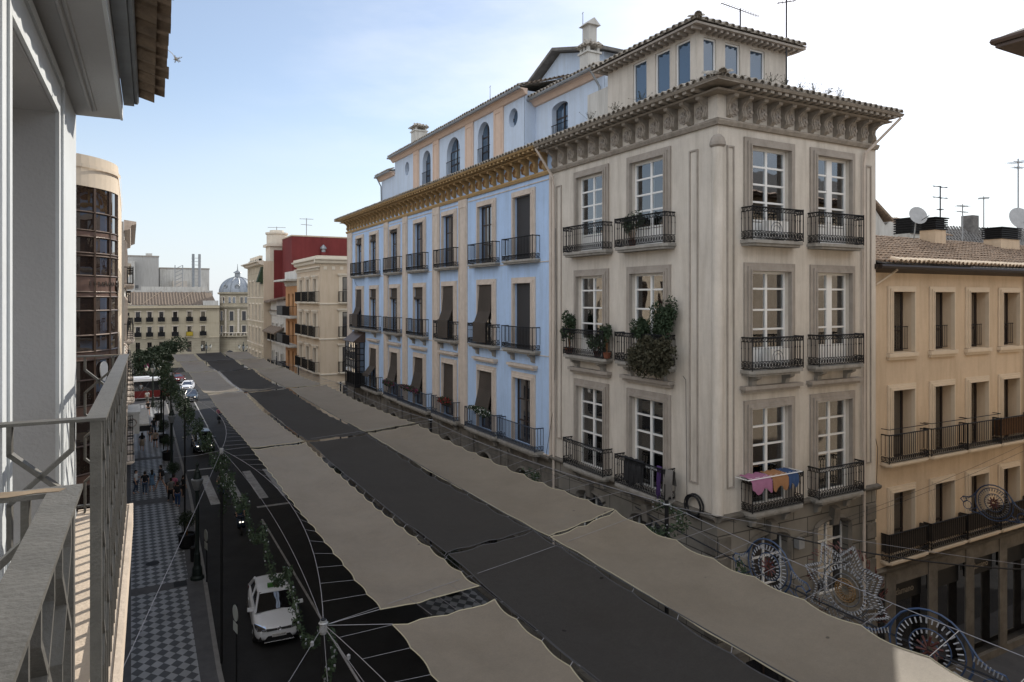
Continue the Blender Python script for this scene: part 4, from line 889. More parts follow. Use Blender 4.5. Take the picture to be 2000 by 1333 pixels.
# right side beyond the blue building
rt, fr = house('cream corner apartment house with heavy parapet, grey shutters and small balconies', 15, 63.4, 73.4, 18.0, 1, 'cream_wall', 'cream_trim', (1.6, 4.6, 7.6), (7.65, 10.85, 14.05), (1.2, 2.15), (2.6, .4), 'shutter_grey', .55, hood=.1)
b = fr.mb(); b.box(0, 10, .0, .35, 18.0, 18.25); b.box(0, 10, .02, .30, 17.2, 17.3)
for k in range(16): b.box(.3+k*.6, .5+k*.6, 0, .2, 16.95, 17.2)
b.build('parapet', 'cream_trim', rt)
f2 = Fr(rt, (0, 0, 0), R(180)); b = f2.mb(); strip(b, -10, .55, [(0, 17.5), (.3, 17.6), (.35, 17.8), (.55, 17.9), (.55, 18.02), (0, 18.1)]); b.box(-10, .3, 0, .352, 18.0, 18.25)
for z in (7.65, 10.85, 14.05): strip(b, -10, 0, [(0, z-.22), (.07, z-.2), (.07, z-.1), (0, z-.08)])
b.build('cornice', 'cream_trim', rt)
b = f2.mb()
for k in range(13): b.box(-9.6+k*.75, -9.3+k*.75, 0, .05, 17.0, 17.3)
b.build('frieze', 'cream_trim', rt)
for z in (4.2, 7.65, 10.85, 14.05):
    for c in (-2.7, -6.5):
        w_ = window(f2, c, z, 1.4, 2.3, 2, 2, 'dark_wood', 'glass_dark', -.075, None, .3, 'cream_trim', hood=.1)
        if z > 5: balcony(f2, c, z, 2.1, .4, .95, 'bars', 'iron', 'cream_trim', .15)
rt, fr = house('narrow orange apartment house with wide dark balconies under a white flat roof', 15.25, 73.5, 80.6, 16.2, 1, 'orange_wall', 'offwhite', (1.3, 3.2, 5.4), (6.4, 9.6, 12.6), (.9, 2.3), None, None, .2, style='bars', sur=0)
b = fr.mb(); b.box(-.0, 7.1, -8, 1.3, 16.2, 16.4); b.box(.0, 7.1, -8, .1, 16.4, 17.3); b.build('roof_slab', 'offwhite', rt)
for z in (6.35, 9.55, 12.55):
    bo = balcony(fr, 3.6, z, 6.9, .95, 1.0, 'bars', 'iron', 'offwhite', .25); bb = MB(); bb.box(.2, 3.5, .96, .98, .05, 1.0); bb.box(3.46, 3.48, 0, .96, .05, 1.0); bb.build('balcony_screen', 'black_plastic', bo)
rt, fr = house('low whitewashed house with small tiled eaves beside the orange block', 15.3, 80.7, 89.9, 12.8, 1, 'offwhite', 'offwhite', (2, 5, 7.6), (6.0, 9.4), (1.0, 2.0), (1.8, .6), None, .3, name='house', cat='house', pitch=1.3)
b = MB(); b.box(-.1, 4, 5.5, 9.1, 12.8, 14.2); b.build('upper_storey', 'offwhite', rt); b = MB(); b.prism([(-.9, 13.9), (5, 15.2), (5, 15.4), (-.9, 14.1)], 5.2, 9.15, 'y'); b.prism([(-1.1, 10.3), (0, 10.9), (0, 11.1), (-1.1, 10.5)], 1, 9.1, 'y'); b.build('tiled_eave', 'tile', rt)
K, fr = house('stone faced classical block with corner turret in front of the red walls', 14.4, 90, 103.5, 19.0, 1, 'classic_stone', 'cream_trim', (2.2, 5, 7.8, 10.6), (5.5, 8.6, 11.6, 14.6), (1.1, 2.0), None, None, .9)
b = MB(); b.box(0.003, 1.2, -.03, -.003, 0, 19); b.build('corner_strip', 'cream_wall', K); b = MB(); b.box(1.2, 3.6, -.05, -.0, 0, 20.4); b.box(3.4, 9, .3, 1, 14, 20.4); b.build('party_wall', 'red_wall', K)
b = MB(); b.box(.8, 3.0, .4, 3.4, 19, 21.2); b.box(.5, 3.3, .1, 3.7, 20.9, 21.2); b.lathe([(1.25, 21.2), (1.25, 22.4), (1.4, 22.5), (1.4, 22.7), (.9, 22.75), (.85, 23.0)], (1.9, 1.9, 0), 14)
for k in range(6): b.box(.1, .5, 4+k*1.5, 4.5+k*1.5, 19, 19.9)
b.box(0.1, .4, 4, 13.4, 19, 19.5); b.build('turret', 'cream_trim', K)
b = MB(); b.prism([(3.3, 20.5), (8, 21.2), (8, 21.3), (2.9, 20.6)], .4, 3, 'y'); b.box(3.3, 6, .5, 2.8, 19, 20.5); b.build('rooftop_room', 'cream_wall', K)
b = fr.mb(); b.box(.5, 2.0, .02, .12, 16.2, 18.3); b.prism([(.1, 18.3), (.7, 16.4), (.12, 16.4)], .5, 1.6, 'x'); b.build('window_awning', 'leaf', K)
RW = thing('apartment_building', 'tall block with windowless dark red side walls behind the cream house', 'building', (16.6, 84, 0)); b = MB(); b.box(0, 10, 0, 5.9, 0, 21.7); b.build('wall', 'red_wall', RW); b = MB(); b.box(-.06, 10, -.06, 5.95, 21.7, 21.85); b.build('coping', 'cream_wall', RW)
b = MB(); b.box(3.3, 3.9, -.6, 0, 17, 19.9); b.build('flue', 'red_wall', RW); b = MB(); b.lathe([(.25, 19.9), (.25, 20.2), (.4, 20.3), (.38, 20.45), (.05, 20.8)], (3.6, -.3, 0), 8); b.build('flue_cowl', 'zinc', RW)
# unseen tall block added to stop sun reaching the awnings through the cross-street gap
BK = thing('apartment_building', 'plain tall block added unseen behind the sky blue building to shade the awnings', 'building', (27.5, 67.0, 0)); b = MB(); b.box(0, 12, 0, 9, 0, 25); b.build('wall', 'offwhite', BK); b = MB(); b.box(-.1, 12.1, -.1, 9.1, 25, 25.2); b.build('roof', 'tile', BK)
# left row
house('white stone apartment house with ornate cornice and balconies past the glass corner', -.32, 43.6, 60, 18.6, -1, 'block_white', 'stone_trim', (2, 5, 8, 11, 14), (5.2, 8.6, 12.0, 15.2), (1.2, 2.3), (2.0, .45), None, .6, glass='glass')
house('pale apartment house further along the left row of facades', -.45, 60.1, 84, 17.0, -1, 'cream_wall', 'cream_trim', (2, 5.2, 8.4, 11.6, 14.8, 18), (5.2, 8.2, 11.2, 14), (1.2, 2.0), (1.9, .45), None, .5)
house('sunlit cream apartment house at the far end of the left row', -.55, 84.2, 104, 15.0, -1, 'beige_pink', 'cream_trim', (2, 5.5, 9, 12.5, 16), (5.2, 8.4, 11.6), (1.2, 2.0), (1.8, .4), None, .4)
CB = thing('canopy', 'white flat entrance canopy projecting over the left pavement below the stone balcony', 'canopy', (0, 64, 0)); b = MB(); b.box(-.4, 1.35, 0, 9, 4.05, 4.2); b.build('canopy_roof', 'offwhite', CB); b = MB(); b.box(-.4, 1.4, -.05, 9.05, 3.6, 4.0); b.build('canopy_fascia', 'black_plastic', CB)
SB = thing('stone_balcony', 'carved stone balcony tub on the left facade next to the canopy', 'balcony', (0, 56, 0)); b = MB(); b.box(-.3, .55, 0, 4, 4.8, 5.0); b.box(.40, .55, 0, 4, 5.0, 6.2); b.box(-.3, .40, 0, .15, 5.0, 6.2); b.box(-.3, .4, 3.85, 4, 5, 6.2); b.box(-.32, .6, -.04, 4.04, 6.2, 6.35); b.build('parapet', 'offwhite', SB)
b = MB(); b.ring((.1, -.01, 5.6), .28, .05, 'y', 10); b.build('crest', 'grey_trim', SB)
# ================================================================ far building with the dome
FB = thing('hotel_building', 'long cream building with brown tiled roof and domed round corner closing the street', 'building', (0, 160, 0)); fF = Fr(FB, (0, 0, 0), R(180))
cf = [-x for x in (1.3, 3.4, 5.55, 8.1, 10.8, 13.4)]
b = fF.mb(); wall(b, -16.6, 6, 6.1, 12.9, [(c-.38, c+.38, z, z+2.05) for c in cf for z in (9.55, 6.5)], .25); b.build('wall', 'far_wall', FB)
b = fF.mb(); wall(b, -16.6, 6, 0, 6.1, [(c-.4, c+.4, z, z+2.2) for c in cf for z in (3.2,)], .25); b.build('wall', 'far_rustic', FB)
for c in cf:
    for z in (9.55, 6.5):
        window(fF, c, z, .78, 2.05, 2, 2, 'dark_wood', 'glass_dark', .22, None, .12, 'cream_trim', hood=.02); bo = balcony(fF, c, z, 1.25, .5, .95, 'bars', 'iron', 'far_wall', .15); bb = MB(); bb.box(-.6, .6, .47, .49, .1, .9); bb.build('screen', 'yellow' if (c == cf[4] and z == 6.5) else 'iron', bo)
    window(fF, c, 3.2, .8, 2.2, 2, 2, 'dark_wood', 'glass_dark', .22)
b = fF.mb(); strip(b, -16.6, 6, [(0, 12.1), (.1, 12.15), (.45, 12.35), (.45, 12.45), (0, 12.5)]); strip(b, -16.6, 6, [(0, 6.0), (.12, 6.05), (.12, 6.2), (0, 6.25)]); strip(b, -16.6, 6, [(0, 9.2), (.06, 9.2), (.06, 9.3), (0, 9.3)])
for k in range(75): b.box(-16.5+k*.3, -16.35+k*.3, 0, .3, 11.95, 12.12)
b.build('cornice', 'far_wall', FB)
b = MB(); b.face((-6, .1, 13.0), (16.2, .1, 13.0), (15.6, 7, 15.7), (-3, 7, 15.7)); b.face((-3, 7, 15.7), (15.6, 7, 15.7), (16, 14, 13), (-6, 14, 13))
tile_row(b, (-6, .05, 13.0), (14.6, .05, 13.0), (0, 6.9, 2.7), 36, length=7.4, r=.13)
for x in (4.0, 10.3, -1): b.tube([(x-2, .2, 13.1), (x+1.6, 6.9, 15.75)], .12, 4)
b.build('roof', 'tile', FB)
b = MB(); b.box(-3, 16, 7.2, 7.4, 15.0, 16.1); b.box(2, 15, 8.5, 12, 15.5, 16.9); b.box(13.4, 16.4, -.05, .4, 12.9, 13.9); b.build('parapet', 'offwhite', FB)
RT = (20.75, 4.1)
b = MB(); b.lathe([(3.85, 0), (3.85, 12.3), (4.2, 12.4), (4.2, 12.7), (3.7, 12.8), (3.7, 15.2), (4.1, 15.35), (4.1, 15.65), (3.6, 15.75)], (*RT, 0), 36); b.lathe([(3.9, 5.9), (4.55, 6.1), (4.55, 6.3)], (*RT, 0), 36); rot = b.build('rotunda', 'far_rustic', FB)
b = MB()
for k in range(36): a = 2*math.pi*k/36; b.lathe([(.07, 6.3), (.1, 6.5), (.05, 6.85)], (RT[0]+4.45*math.cos(a), RT[1]+4.45*math.sin(a), 0), 5)
b.ring((*RT, 6.95), 4.45, .1, 'z', 36)
b.build('balustrade', 'cream_trim', rot)
def on_rot(a, r): return (RT[0]+r*math.sin(a), RT[1]-r*math.cos(a))
for a in (-62, -25, 12, 48):
    for (z, h_, w_, rr) in ((13.35, 1.3, .55, 3.72), (9.6, 2.0, .85, 3.87), (6.5, 2.0, .85, 3.87)):
        for da in ((-7, 7) if z > 13 else (0,)):
            x, y = on_rot(R(a+da), rr); M0 = Matrix.Translation((x, y, z)) @ Matrix.Rotation(R(a+da), 4, 'Z'); bb = MB(M0); bb.box(-w_/2, w_/2, -.02, .1, 0, h_); wd = bb.build('window', 'glass_dark', rot)
            bb = MB(M0); surround(bb, -w_/2, w_/2, 0, h_, .14, .05); bb.M = M0 @ Matrix.Rotation(R(180), 4, 'Z'); bb.v = []; bb.f = []; surround(bb, -w_/2, w_/2, 0, h_, .14, .05); bb.build('surround', 'cream_trim', wd)
for a in (-80, -45, -5, 30, 65): x, y = on_rot(R(a), 3.9); bb = MB(); bb.lathe([(.28, 6.9), (.22, 7.2), (.2, 11.6), (.3, 12.1)], (x, y, 0), 8); bb.build('column', 'cream_trim', rot)
b = MB(); pr = [(3.75*math.cos(t), 15.75+3.35*math.sin(t)) for t in [i*math.pi/2/9*.93 for i in range(10)]]; b.lathe(pr, (*RT, 0), 32); dome = b.build('dome', 'slate_dome', FB)
b = MB()
for k in range(12):
    a = 2*math.pi*k/12; b.tube([(RT[0]+(r+.03)*math.cos(a), RT[1]+(r+.03)*math.sin(a), z) for r, z in pr], .09, 4)
b.build('ribs', 'zinc', dome)
for a in (-50, -8, 34): x, y = on_rot(R(a), 3.55); bb = MB(Matrix.Translation((x, y, 16.9)) @ Matrix.Rotation(R(a), 4, 'Z')); bb.ring((0, 0, 0), .42, .14, 'y', 12, 5); bb.prism([(.3*math.cos(t), .3*math.sin(t)) for t in [i*math.pi/5 for i in range(10)]], -.03, .05, 'y'); bb.build('round_window', 'zinc', dome)
b = MB(); b.lathe([(.9, 18.9), (.95, 19.1), (.6, 19.2), (.55, 19.9), (.9, 20.0), (.8, 20.15), (.2, 20.5), (.1, 20.9), (.03, 22)], (*RT, 0), 12); b.build('lantern', 'zinc', dome)
b = MB(); b.face((16.9, .3, 13.4), (16.9, 0.3, 13.7), (15.3, .2, 13.1), (15.3, .2, 12.9)); b.box(15.5, 17.2, -.2, 0, 13.2, 13.5)
# arches at the foot of the rotunda
bb = MB()
for a in (-30, 22): x, y = on_rot(R(a), 3.9); bb.M = Matrix.Translation((x, y, 0)) @ Matrix.Rotation(R(a), 4, 'Z'); bb.prism(arcpts(-.9, .9, 0, 3.2, 'arch', 5), -.06, .3, 'y')
bb.build('doorway', 'glass_dark', rot)
# pale blocks behind
def block(label, x, y, w_, d_, z, wins=True, m='block_white'):
    t = thing('apartment_building', label, 'building', (x, y, 0)); b = MB(); b.box(0, w_, 0, d_, 0, z); b.build('wall', m, t)
    b = MB(); b.box(-.1, w_+.1, -.1, d_+.1, z, z+.35); b.build('coping', 'grey_trim', t)
    return t
t = block('white windowless apartment block rising behind the brown tiled roof at left', -8, 205, 14.5, 14, 25.2); b = MB(); b.box(5, 9, -2, 0, 0, 24); b.box(0, 3, 1, 3, 25.2, 27); b.box(11.5, 13, 1, 3, 25.2, 26.2); b.build('stair_tower', 'offwhite', t)
b = MB()
for k in range(3): b.box(1+k*3.8, 2.2+k*3.8, -.06, 0, 14+k*1.5, 14.8+k*1.5)
b.build('window', 'shutter_grey', t)
t = block('lower grey apartment block behind the pipes left of the dome', 6.8, 208, 12.2, 14, 22.3, m='offwhite'); b = MB(); b.box(3, 6.5, -3, 0, 0, 19); b.box(-1, 12, -5, -4.6, 14, 16.2); b.build('annex', 'grey_wall', t)
t = block('pale block standing at the far left edge behind the tiled roof', -16, 190, 9.2, 12, 21.4)
st = thing('steel_flue', 'pair of tall steel flue pipes standing behind the tiled roof left of the dome', 'flue', (14.4, 200, 0)); b = MB(); b.lathe([(.33, 0), (.33, 26.0)], (0, 0, 0), 10); b.build('pipe', 'zinc', st); b = MB(); b.lathe([(.33, 0), (.33, 26.0)], (1.5, 0, 0), 10); b.build('pipe', 'metal_light', st); b = MB()
for k in range(12): b.box(-.4, 1.9, .3, .45, 15+k*.9, 15.1+k*.9)
b.box(-2.6, -2.4, -.1, .1, 0, 23); b.box(-4.4, -4.2, -.1, .1, 0, 23)
for k in range(8): b.tube([(-4.3, 0, 15+k), (-2.5, 0, 16+k)], .07, 4)
b.build('frame', 'metal_light', st)
# behind the tan building: grey tiled house, white wall, near-right house
HG = thing('house', 'house with steep grey tiled roof behind the tan building chimneys', 'house', (53.5, 31, 0)); b = MB(); b.box(0, 40, 0, 8, 0, 16.4); b.build('wall', 'offwhite', HG)
b = MB(); b.face((-.5, -.6, 16.2), (40, -.6, 16.2), (40, 5, 21.6), (9.5, 5, 20.6)); b.face((-.5, -.6, 16.2), (9.5, 5, 20.6), (-.5, 9, 16.2)); tile_roof(b, (-.3, -.6, 16.3), (40, -.6, 16.3), (9.5, 5, 20.7), (40, 5, 21.7), 7, .46, .15); b.box(13, 14, 4, 5, 20, 21.9); b.build('roof', 'tile_grey', HG)
HW_ = thing('house', 'ruined white gable house with warm tiles beside the grey corner building', 'house', (37.6, 25.5, 0)); b = MB(); b.prism([(0, 0), (5.6, 0), (5.6, 18.4), (3.6, 18.6), (2.0, 19.0), (1.6, 18.7), (0, 20.2)], 0, 4, 'y'); b.build('wall', 'offwhite', HW_); b = MB(); tile_roof(b, (3.2, .2, 18.4), (9, .2, 18.4), (3.2, 3.8, 19.9), (9, 3.8, 19.9), 7); b.prism([(-.2, 20.2), (1.9, 18.95), (1.9, 19.1), (-.2, 20.4)], -.3, 4, 'y'); b.build('roof', 'tile_warm', HW_)
NR_ = thing('apartment_building', 'near right corner building, only its dark roof eave showing at the top right', 'building', (15.3, 6.6, 0)); b = MB(); b.box(0, 40, -40, 0, 0, 19.2); b.build('wall', 'cream_wall', NR_)
b = MB(); b.box(-.75, 40, -40, .65, 19.2, 19.28); b.box(-.62, 40, -40, .52, 19.28, 19.36); b.tube([(-.78, -40, 19.32), (-.78, .68, 19.32), (40, .68, 19.32)], .06, 6); b.build('eave', 'bronze', NR_); b = MB(); b.face((-.75, .65, 19.38), (40, .65, 19.38), (35, -10, 23), (6, -10, 23)); b.face((-.75, .65, 19.38), (-.75, -40, 19.38), (6, -40, 23), (6, -10, 23)); b.build('roof', 'tile_grey', NR_)
# ================================================================ street awnings
AZ = 8.4
class Ties:
    def __init__(s): s.L = []
    def tube(s, pts, r, n=3, **k): s.L.append((pts, r))
def tie(t, parent):
    for pts, r in t.L[:100]:
        o = Vector(pts[0]); b = MB(); b.tube([Vector(p)-o for p in pts], r, 3); obj('tie_rope', b.mesh('tie_rope', 'rope'), parent, o)
def smooth(t): return t*t*(3-2*t)
def awning(label, x0, x1, y0, y1, m, skew=0.0, tie=.9, sag=.12, scL=.065, scR=.035, lift=0.0):
    t = thing('awning', label, 'awning', ((x0+x1)/2, (y0+y1)/2, AZ), 0, 'fabric awnings stretched over the street')
    L_ = y1-y0; n = max(2, round(L_/tie)); q = 6; NX = 8; b = MB(); idx = {}
    T0 = t.location; bow = .03
    for j in range(n*q+1):
        v = j/(n*q); ph = (j % q)/q; sc_ = math.sin(math.pi*ph)
        xl = x0+scL*sc_+bow*math.sin(math.pi*v); xr = x1-scR*sc_-bow*math.sin(math.pi*v)
        for i in range(NX+1):
            u = i/NX; x = xl+(xr-xl)*u; e = min(v, 1-v)*L_
            y = y0+L_*v+skew*(u-.5); y += (.09*math.sin(math.pi*u*3)**2)*(1 if v < .02 else -1 if v > .98 else 0)
            z = AZ+lift-sag*math.sin(math.pi*u)*smooth(min(1, e/1.5))-.22*math.sin(math.pi*v)*0.6+.014*math.sin(x*5+y*1.3)*math.sin(math.pi*u)+.009*math.sin(9*x-2.3*y)+.006*math.sin(4.1*y+3*x)+.015*math.sin(y*.9+x)
            if i in (0, NX): z += .03*(1-sc_)
            idx[j, i] = b.p((x-T0.x, y-T0.y, z-T0.z))
    for j in range(n*q):
        for i in range(NX): b.f.append((idx[j, i], idx[j, i+1], idx[j+1, i+1], idx[j+1, i]))
    f = b.build('fabric', m, t, smooth=True)
    V = b.v; hb = MB()
    for i in (0, NX): hb.tube([V[idx[j, i]] for j in range(n*q+1)], .013, 4)
    for j in (0, n*q): hb.tube([V[idx[j, i]] for i in range(NX+1)], .013, 4)
    hb.build('hem', 'hem' if 'beige' in m else 'rope_dark', f)
    tips = [(V[idx[j*q, 0]]+T0, V[idx[j*q, NX]]+T0) for j in range(n+1)]
    return t, tips
S = {'L': [(.4, 12.25), (12.95, 29.2), (29.5, 47.5), (47.9, 61.8), (62.1, 72.3), (72.6, 82.5)]}
S['M'] = [(-1, 15.2), (15.3, 29.55), (30.0, 47.1), (47.5, 61.6), (62.0, 72.3), (72.6, 82.8)]
S['R'] = [(-1, 15.3), (15.36, 30.6), (31.0, 48.0), (48.4, 62.0), (62.4, 72.3), (72.6, 83)]
nm = ['nearest', 'second', 'third', 'fourth', 'fifth', 'farthest']
TIPS = {}
for k in range(6):
    nar = 1-.02*k
    TIPS['L', k] = awning(f'{nm[k]} beige awning panel in the left strip over the road', 4.2-.12*max(0, k-2), 6.35-.12*max(0, k-2), *S['L'][k], 'awning_beige', .1)
    TIPS['M', k] = awning(f'{nm[k]} dark grey awning panel in the middle strip over the road', 6.50-.1*max(0, k-2), 9.10-.1*max(0, k-2), *S['M'][k], 'awning_grey', .5, 1.3, .16, .03, .03)
    TIPS['R', k] = awning(f'{nm[k]} beige awning panel in the right strip nearest the building fronts', 9.24-.08*max(0, k-2), 11.95-.12*max(0, k-2), *S['R'][k], 'awning_beige', .9, 1.25, .16, .03, .10)
# poles and rigging
LP = [(3.15, -4), (3.1, 12.85), (3.15, 29.6), (2.9, 46.8), (2.8, 61.5), (2.75, 74)]
RP = [(13.5, -2), (13.6, 15.5), (12.9, 31.8), (12.9, 48.5), (12.9, 62.5), (12.9, 73)]
pn = ['outside view', 'with radiating white guy ropes above the taxi', 'with cable fan before the crossing', 'beside the topiary bushes', 'near the far dark car', 'by the red bus']
for k, (x, y) in enumerate(LP):
    t = thing('awning_pole', f'thin dark awning pole on the left kerb, {pn[k]}', 'pole', (x, y, 0), 0, 'poles carrying the awnings'); b = MB(); b.tube([(0, 0, 0), (0, 0, AZ+.12)], .05, 8); b.build('shaft', 'iron', t)
    b = MB(); b.ring((0, 0, AZ+.05), .07, .02, 'z', 10); b.lathe([(.06, AZ-.15), (.075, AZ-.1), (.06, AZ+.1)], n=8); b.build('collar', 'metal_light', t)
for k, (x, y) in enumerate(RP):
    t = thing('awning_pole', f'{nm[k]} dark awning pole standing along the right pavement under the fabric', 'pole', (x, y, 0), 0, 'poles carrying the awnings'); b = MB(); b.tube([(0, 0, 0), (0, 0, AZ+.15)], .06, 8); b.build('shaft', 'iron', t)
    b = MB(); b.ring((0, 0, AZ+.05), .09, .025, 'z', 10); b.build('collar', 'metal_light', t)
def cable(label, pts, r=.012, m='rope', name='cable'):
    b = MB(); b.tube(pts, r, 4); return tag(b.build(name, m), label, 'cable')
def curve(A, B_, dx, sag, n=24): return [Vector(A).lerp(Vector(B_), i/n)+Vector((dx*(1-(2*i/n-1)**2), 0, -sag*(1-(2*i/n-1)**2))) for i in range(n+1)]
for k in range(5):
    (xa, ya), (xb, yb) = LP[k], LP[k+1]; P = curve((xa, ya, AZ+.03), (xb, yb, AZ+.03), .78 if k < 1 else .95, .02)
    c = cable(f'{nm[k]} white edge cable bowing between left kerb poles beside the beige awnings', P, .0075 if k < 2 else .011)
    b = Ties()
    for tl, tr in TIPS['L', k][1]:
        yy = tl.y
        if not ya+.6 < yy < yb-.6: continue
        t = (yy-ya)/(yb-ya); q = Vector((xa, ya, AZ+.03)).lerp(Vector((xb, yb, AZ+.03)), t); q.x += (.78 if k < 1 else .95)*(1-(2*t-1)**2)
        if q.x < tl.x+.05: b.tube([q, tl], .004, 3)
    tie(b, c)
    (xa, ya), (xb, yb) = RP[k], RP[k+1]; P = curve((xa, ya, AZ+.05), (xb, yb, AZ+.05), -.55, .0)
    c = cable(f'{nm[k]} pale edge cable bowing between right poles beside the beige awnings', P, .009)
    b = Ties()
    for tl, tr in TIPS['R', k][1]:
        t = (tr.y-ya)/(yb-ya)
        if not .04 < t < .96: continue
        q = Vector((xa, ya, AZ+.05)).lerp(Vector((xb, yb, AZ+.05)), t); q.x -= .55*(1-(2*t-1)**2); q.y += .1; b.tube([q, tr], .008, 3)
    tie(b, c)
for xg, key, r_, nn in ((6.42, 'LM', .009, 'left'), (9.16, 'MR', .014, 'right')):
    P = [(xg-.1*max(0, (y-46)/12), y, AZ-.01) for y in range(-4, 84, 2)]; c = cable(f'dark longitudinal rope between the grey awnings and the {nn} beige ones', P, r_, 'rope_dark')
    b = Ties()
    for k in range(6):
        A, B_ = (('L', 1), ('M', 0)) if key == 'LM' else (('M', 1), ('R', 0))
        for tl in TIPS[A[0], k][1]: p = tl[A[1]]; b.tube([p, (xg-.1*max(0, (p.y-46)/12), p.y+.05, AZ-.01)], .006, 3)
        for tl in TIPS[B_[0], k][1]: p = tl[B_[1]]; b.tube([p, (xg-.1*max(0, (p.y-46)/12), p.y-.05, AZ-.01)], .006, 3)
    tie(b, c)
for k in range(1, 6):
    (xa, ya), (xb, yb) = LP[k], RP[k]; c = cable(f'{nm[k-1]} cross rope slung between a left and a right awning pole', curve((xa, ya, AZ), (xb, yb, AZ+.05), 0, .06), .005)
    if k == 1:
        b = Ties()
        for x in (5.0, 5.5, 6.0): b.tube([(x, 12.27, AZ+.01), (x-.1, 13.3+(x-5)*.24, AZ-.02)], .005, 3)
        b.tube([(xa, ya, AZ), (4.22, 12.95, AZ+.02)], .007, 3); b.tube([(xa, ya, AZ), (4.22, 12.25, AZ+.02)], .007, 3); tie(b, c)
GY = [((3.1, 12.85, AZ), (-.38, 6.4, 8.8)), ((3.1, 12.85, AZ), (2.6, 8.5, 3.0)), ((3.1, 12.85, AZ), (3.9, -2, 8.3)), ((3.1, 12.85, AZ), (4.1, -1, 7.2)), ((3.15, 29.6, AZ), (-.38, 6.4, 10.7)), ((3.15, 29.6, AZ), (1.5, 30.5, 8.1)), ((2.75, 74, AZ), (.3, 62, 6.3)), ((2.75, 74, AZ), (.2, 84, 10))]
gl = ['going down to the near balcony house', 'hanging steeply toward the pavement', 'running forward along the awning edge', 'crossing low under the awning edge', 'rising long and straight toward the near balcony', 'short one beside the second pole', 'stretched to the stone balcony', 'climbing to the far left facades']
for (A, B_), g in zip(GY, gl): cable(f'pale guy rope {g}', [A, Vector(A).lerp(Vector(B_), .5)+Vector((0, 0, -.05)), B_], .0055)
b = MB(); b.tube(curve((3.1, 12.85, AZ), (3.15, 29.6, AZ), .45, .25), .006, 4); tag(b.build('cable', 'rope'), 'slack lower cable carrying the leafy garland above the taxi', 'cable')
for p, lb in (((2.75, 12.2, 8.43), 'left of'), ((3.22, 11.6, 8.36), 'right of')):
    b = MB(); b.lathe([(.01, -.05), (.032, -.03), (.032, .03), (.01, .05)], n=8); o = b.build('insulator', 'bulb', None, p); tag(o, f'small white insulator bead on the guy rope just {lb} the near pole top', 'insulator')
# garlands
def garland(label, pts, rad=.13, dens=190, leafs=.11, blooms=.12):
    t = thing('garland', label, 'garland', pts[0], 0, 'leafy garlands'); o = Vector(pts[0]); P = [Vector(p)-o for p in pts]
    b = MB(); bl = MB(); st = MB(); st.tube(P, .018, 4); st.build('core', 'leaf', t)
    for A, B_ in zip(P, P[1:]):
        ln = (B_-A).length
        for k in range(int(ln*dens)):
            c = A.lerp(B_, random.random()); r = rad*math.sqrt(random.random())*(1+.3*math.sin(c.y*4+c.z*3)); a = random.random()*6.28; c = c+Vector((r*math.cos(a), random.uniform(-.04, .04), r*math.sin(a)))
            if random.random() < blooms*.45:
                s_ = .016; bl.box(c.x-s_, c.x+s_, c.y-s_, c.y+s_, c.z-s_, c.z+s_)
            else: b.leaf(c, leafs*random.uniform(.6, 1.2))
    b.build('leaves', 'leaf', t); bl.build('lamps', 'bulb', t)['kind'] = 'stuff'; return t
def swag(A, B_, n, d):
    A, B_ = Vector(A), Vector(B_); out_ = []
    for k in range(n):
        p, q = A.lerp(B_, k/n), A.lerp(B_, (k+1)/n)
        for i in range(6): t = i/6; out_.append(p.lerp(q, t)+Vector((0, 0, -d*(1-(2*t-1)**2))))
    return out_+[B_]
garland('leafy garland with tiny white lamps swagging above the white taxi', swag((3.1, 12.85, AZ-.05), (3.1, 29.5, AZ-.15), 5, .85), .11, 150, .095, .05)
garland('leafy garland swagging above the dark car beyond the zebra crossing', swag((3.15, 29.7, AZ-.1), (2.95, 46.7, AZ-.1), 4, 1.0), .17, 100, .14, .06)
garland('dense leafy garland swagging above the topiary row', swag((2.9, 46.9, AZ-.1), (2.8, 61.4, AZ-.1), 4, 1.2), .28, 70, .2)
garland('far leafy garland cluster near the parked bus', swag((2.8, 61.6, AZ-.1), (2.75, 74, AZ-.1), 3, 1.8), .45, 60, .28)
garland('garland wound down the near awning pole', [(3.2+.1*math.sin(k*1.3), 12.85+.1*math.cos(k*1.3), 8.3-k*.28) for k in range(16)], .11, 220, .1)
garland('garland hanging from the second pole top', [(3.25+.12*math.sin(k*1.3), 29.6+.1*math.cos(k), 8.3-k*.3) for k in range(9)], .2, 160, .12)
garland('garland hanging from the third pole top', [(3.0+.12*math.sin(k*1.3), 46.8, 8.3-k*.3) for k in range(9)], .25, 90, .17)
garland('garland trailing down the far pole by the lantern', [(2.9+.2*math.sin(k*1.3), 74, 8.6-k*.5) for k in range(9)], .6, 60, .3)
garland('garland on the right pole top below the grey balconies', [(13.6+.5*math.sin(k*.9), 15.5+.5*math.cos(k*.9), 8.3-k*.12) for k in range(9)], .2, 170, .12)
garland('garland on the right pole in front of the grey building arches', [(12.9+.4*math.sin(k*.9), 22.3+.3*math.cos(k*.9), 7.9-k*.05) for k in range(5)], .2, 150, .12)
garland('garland drooping behind the star light below the grey balconies', swag((14.2, 13.4, 7.4), (14.0, 11.6, 6.6), 1, .4), .2, 150, .12)
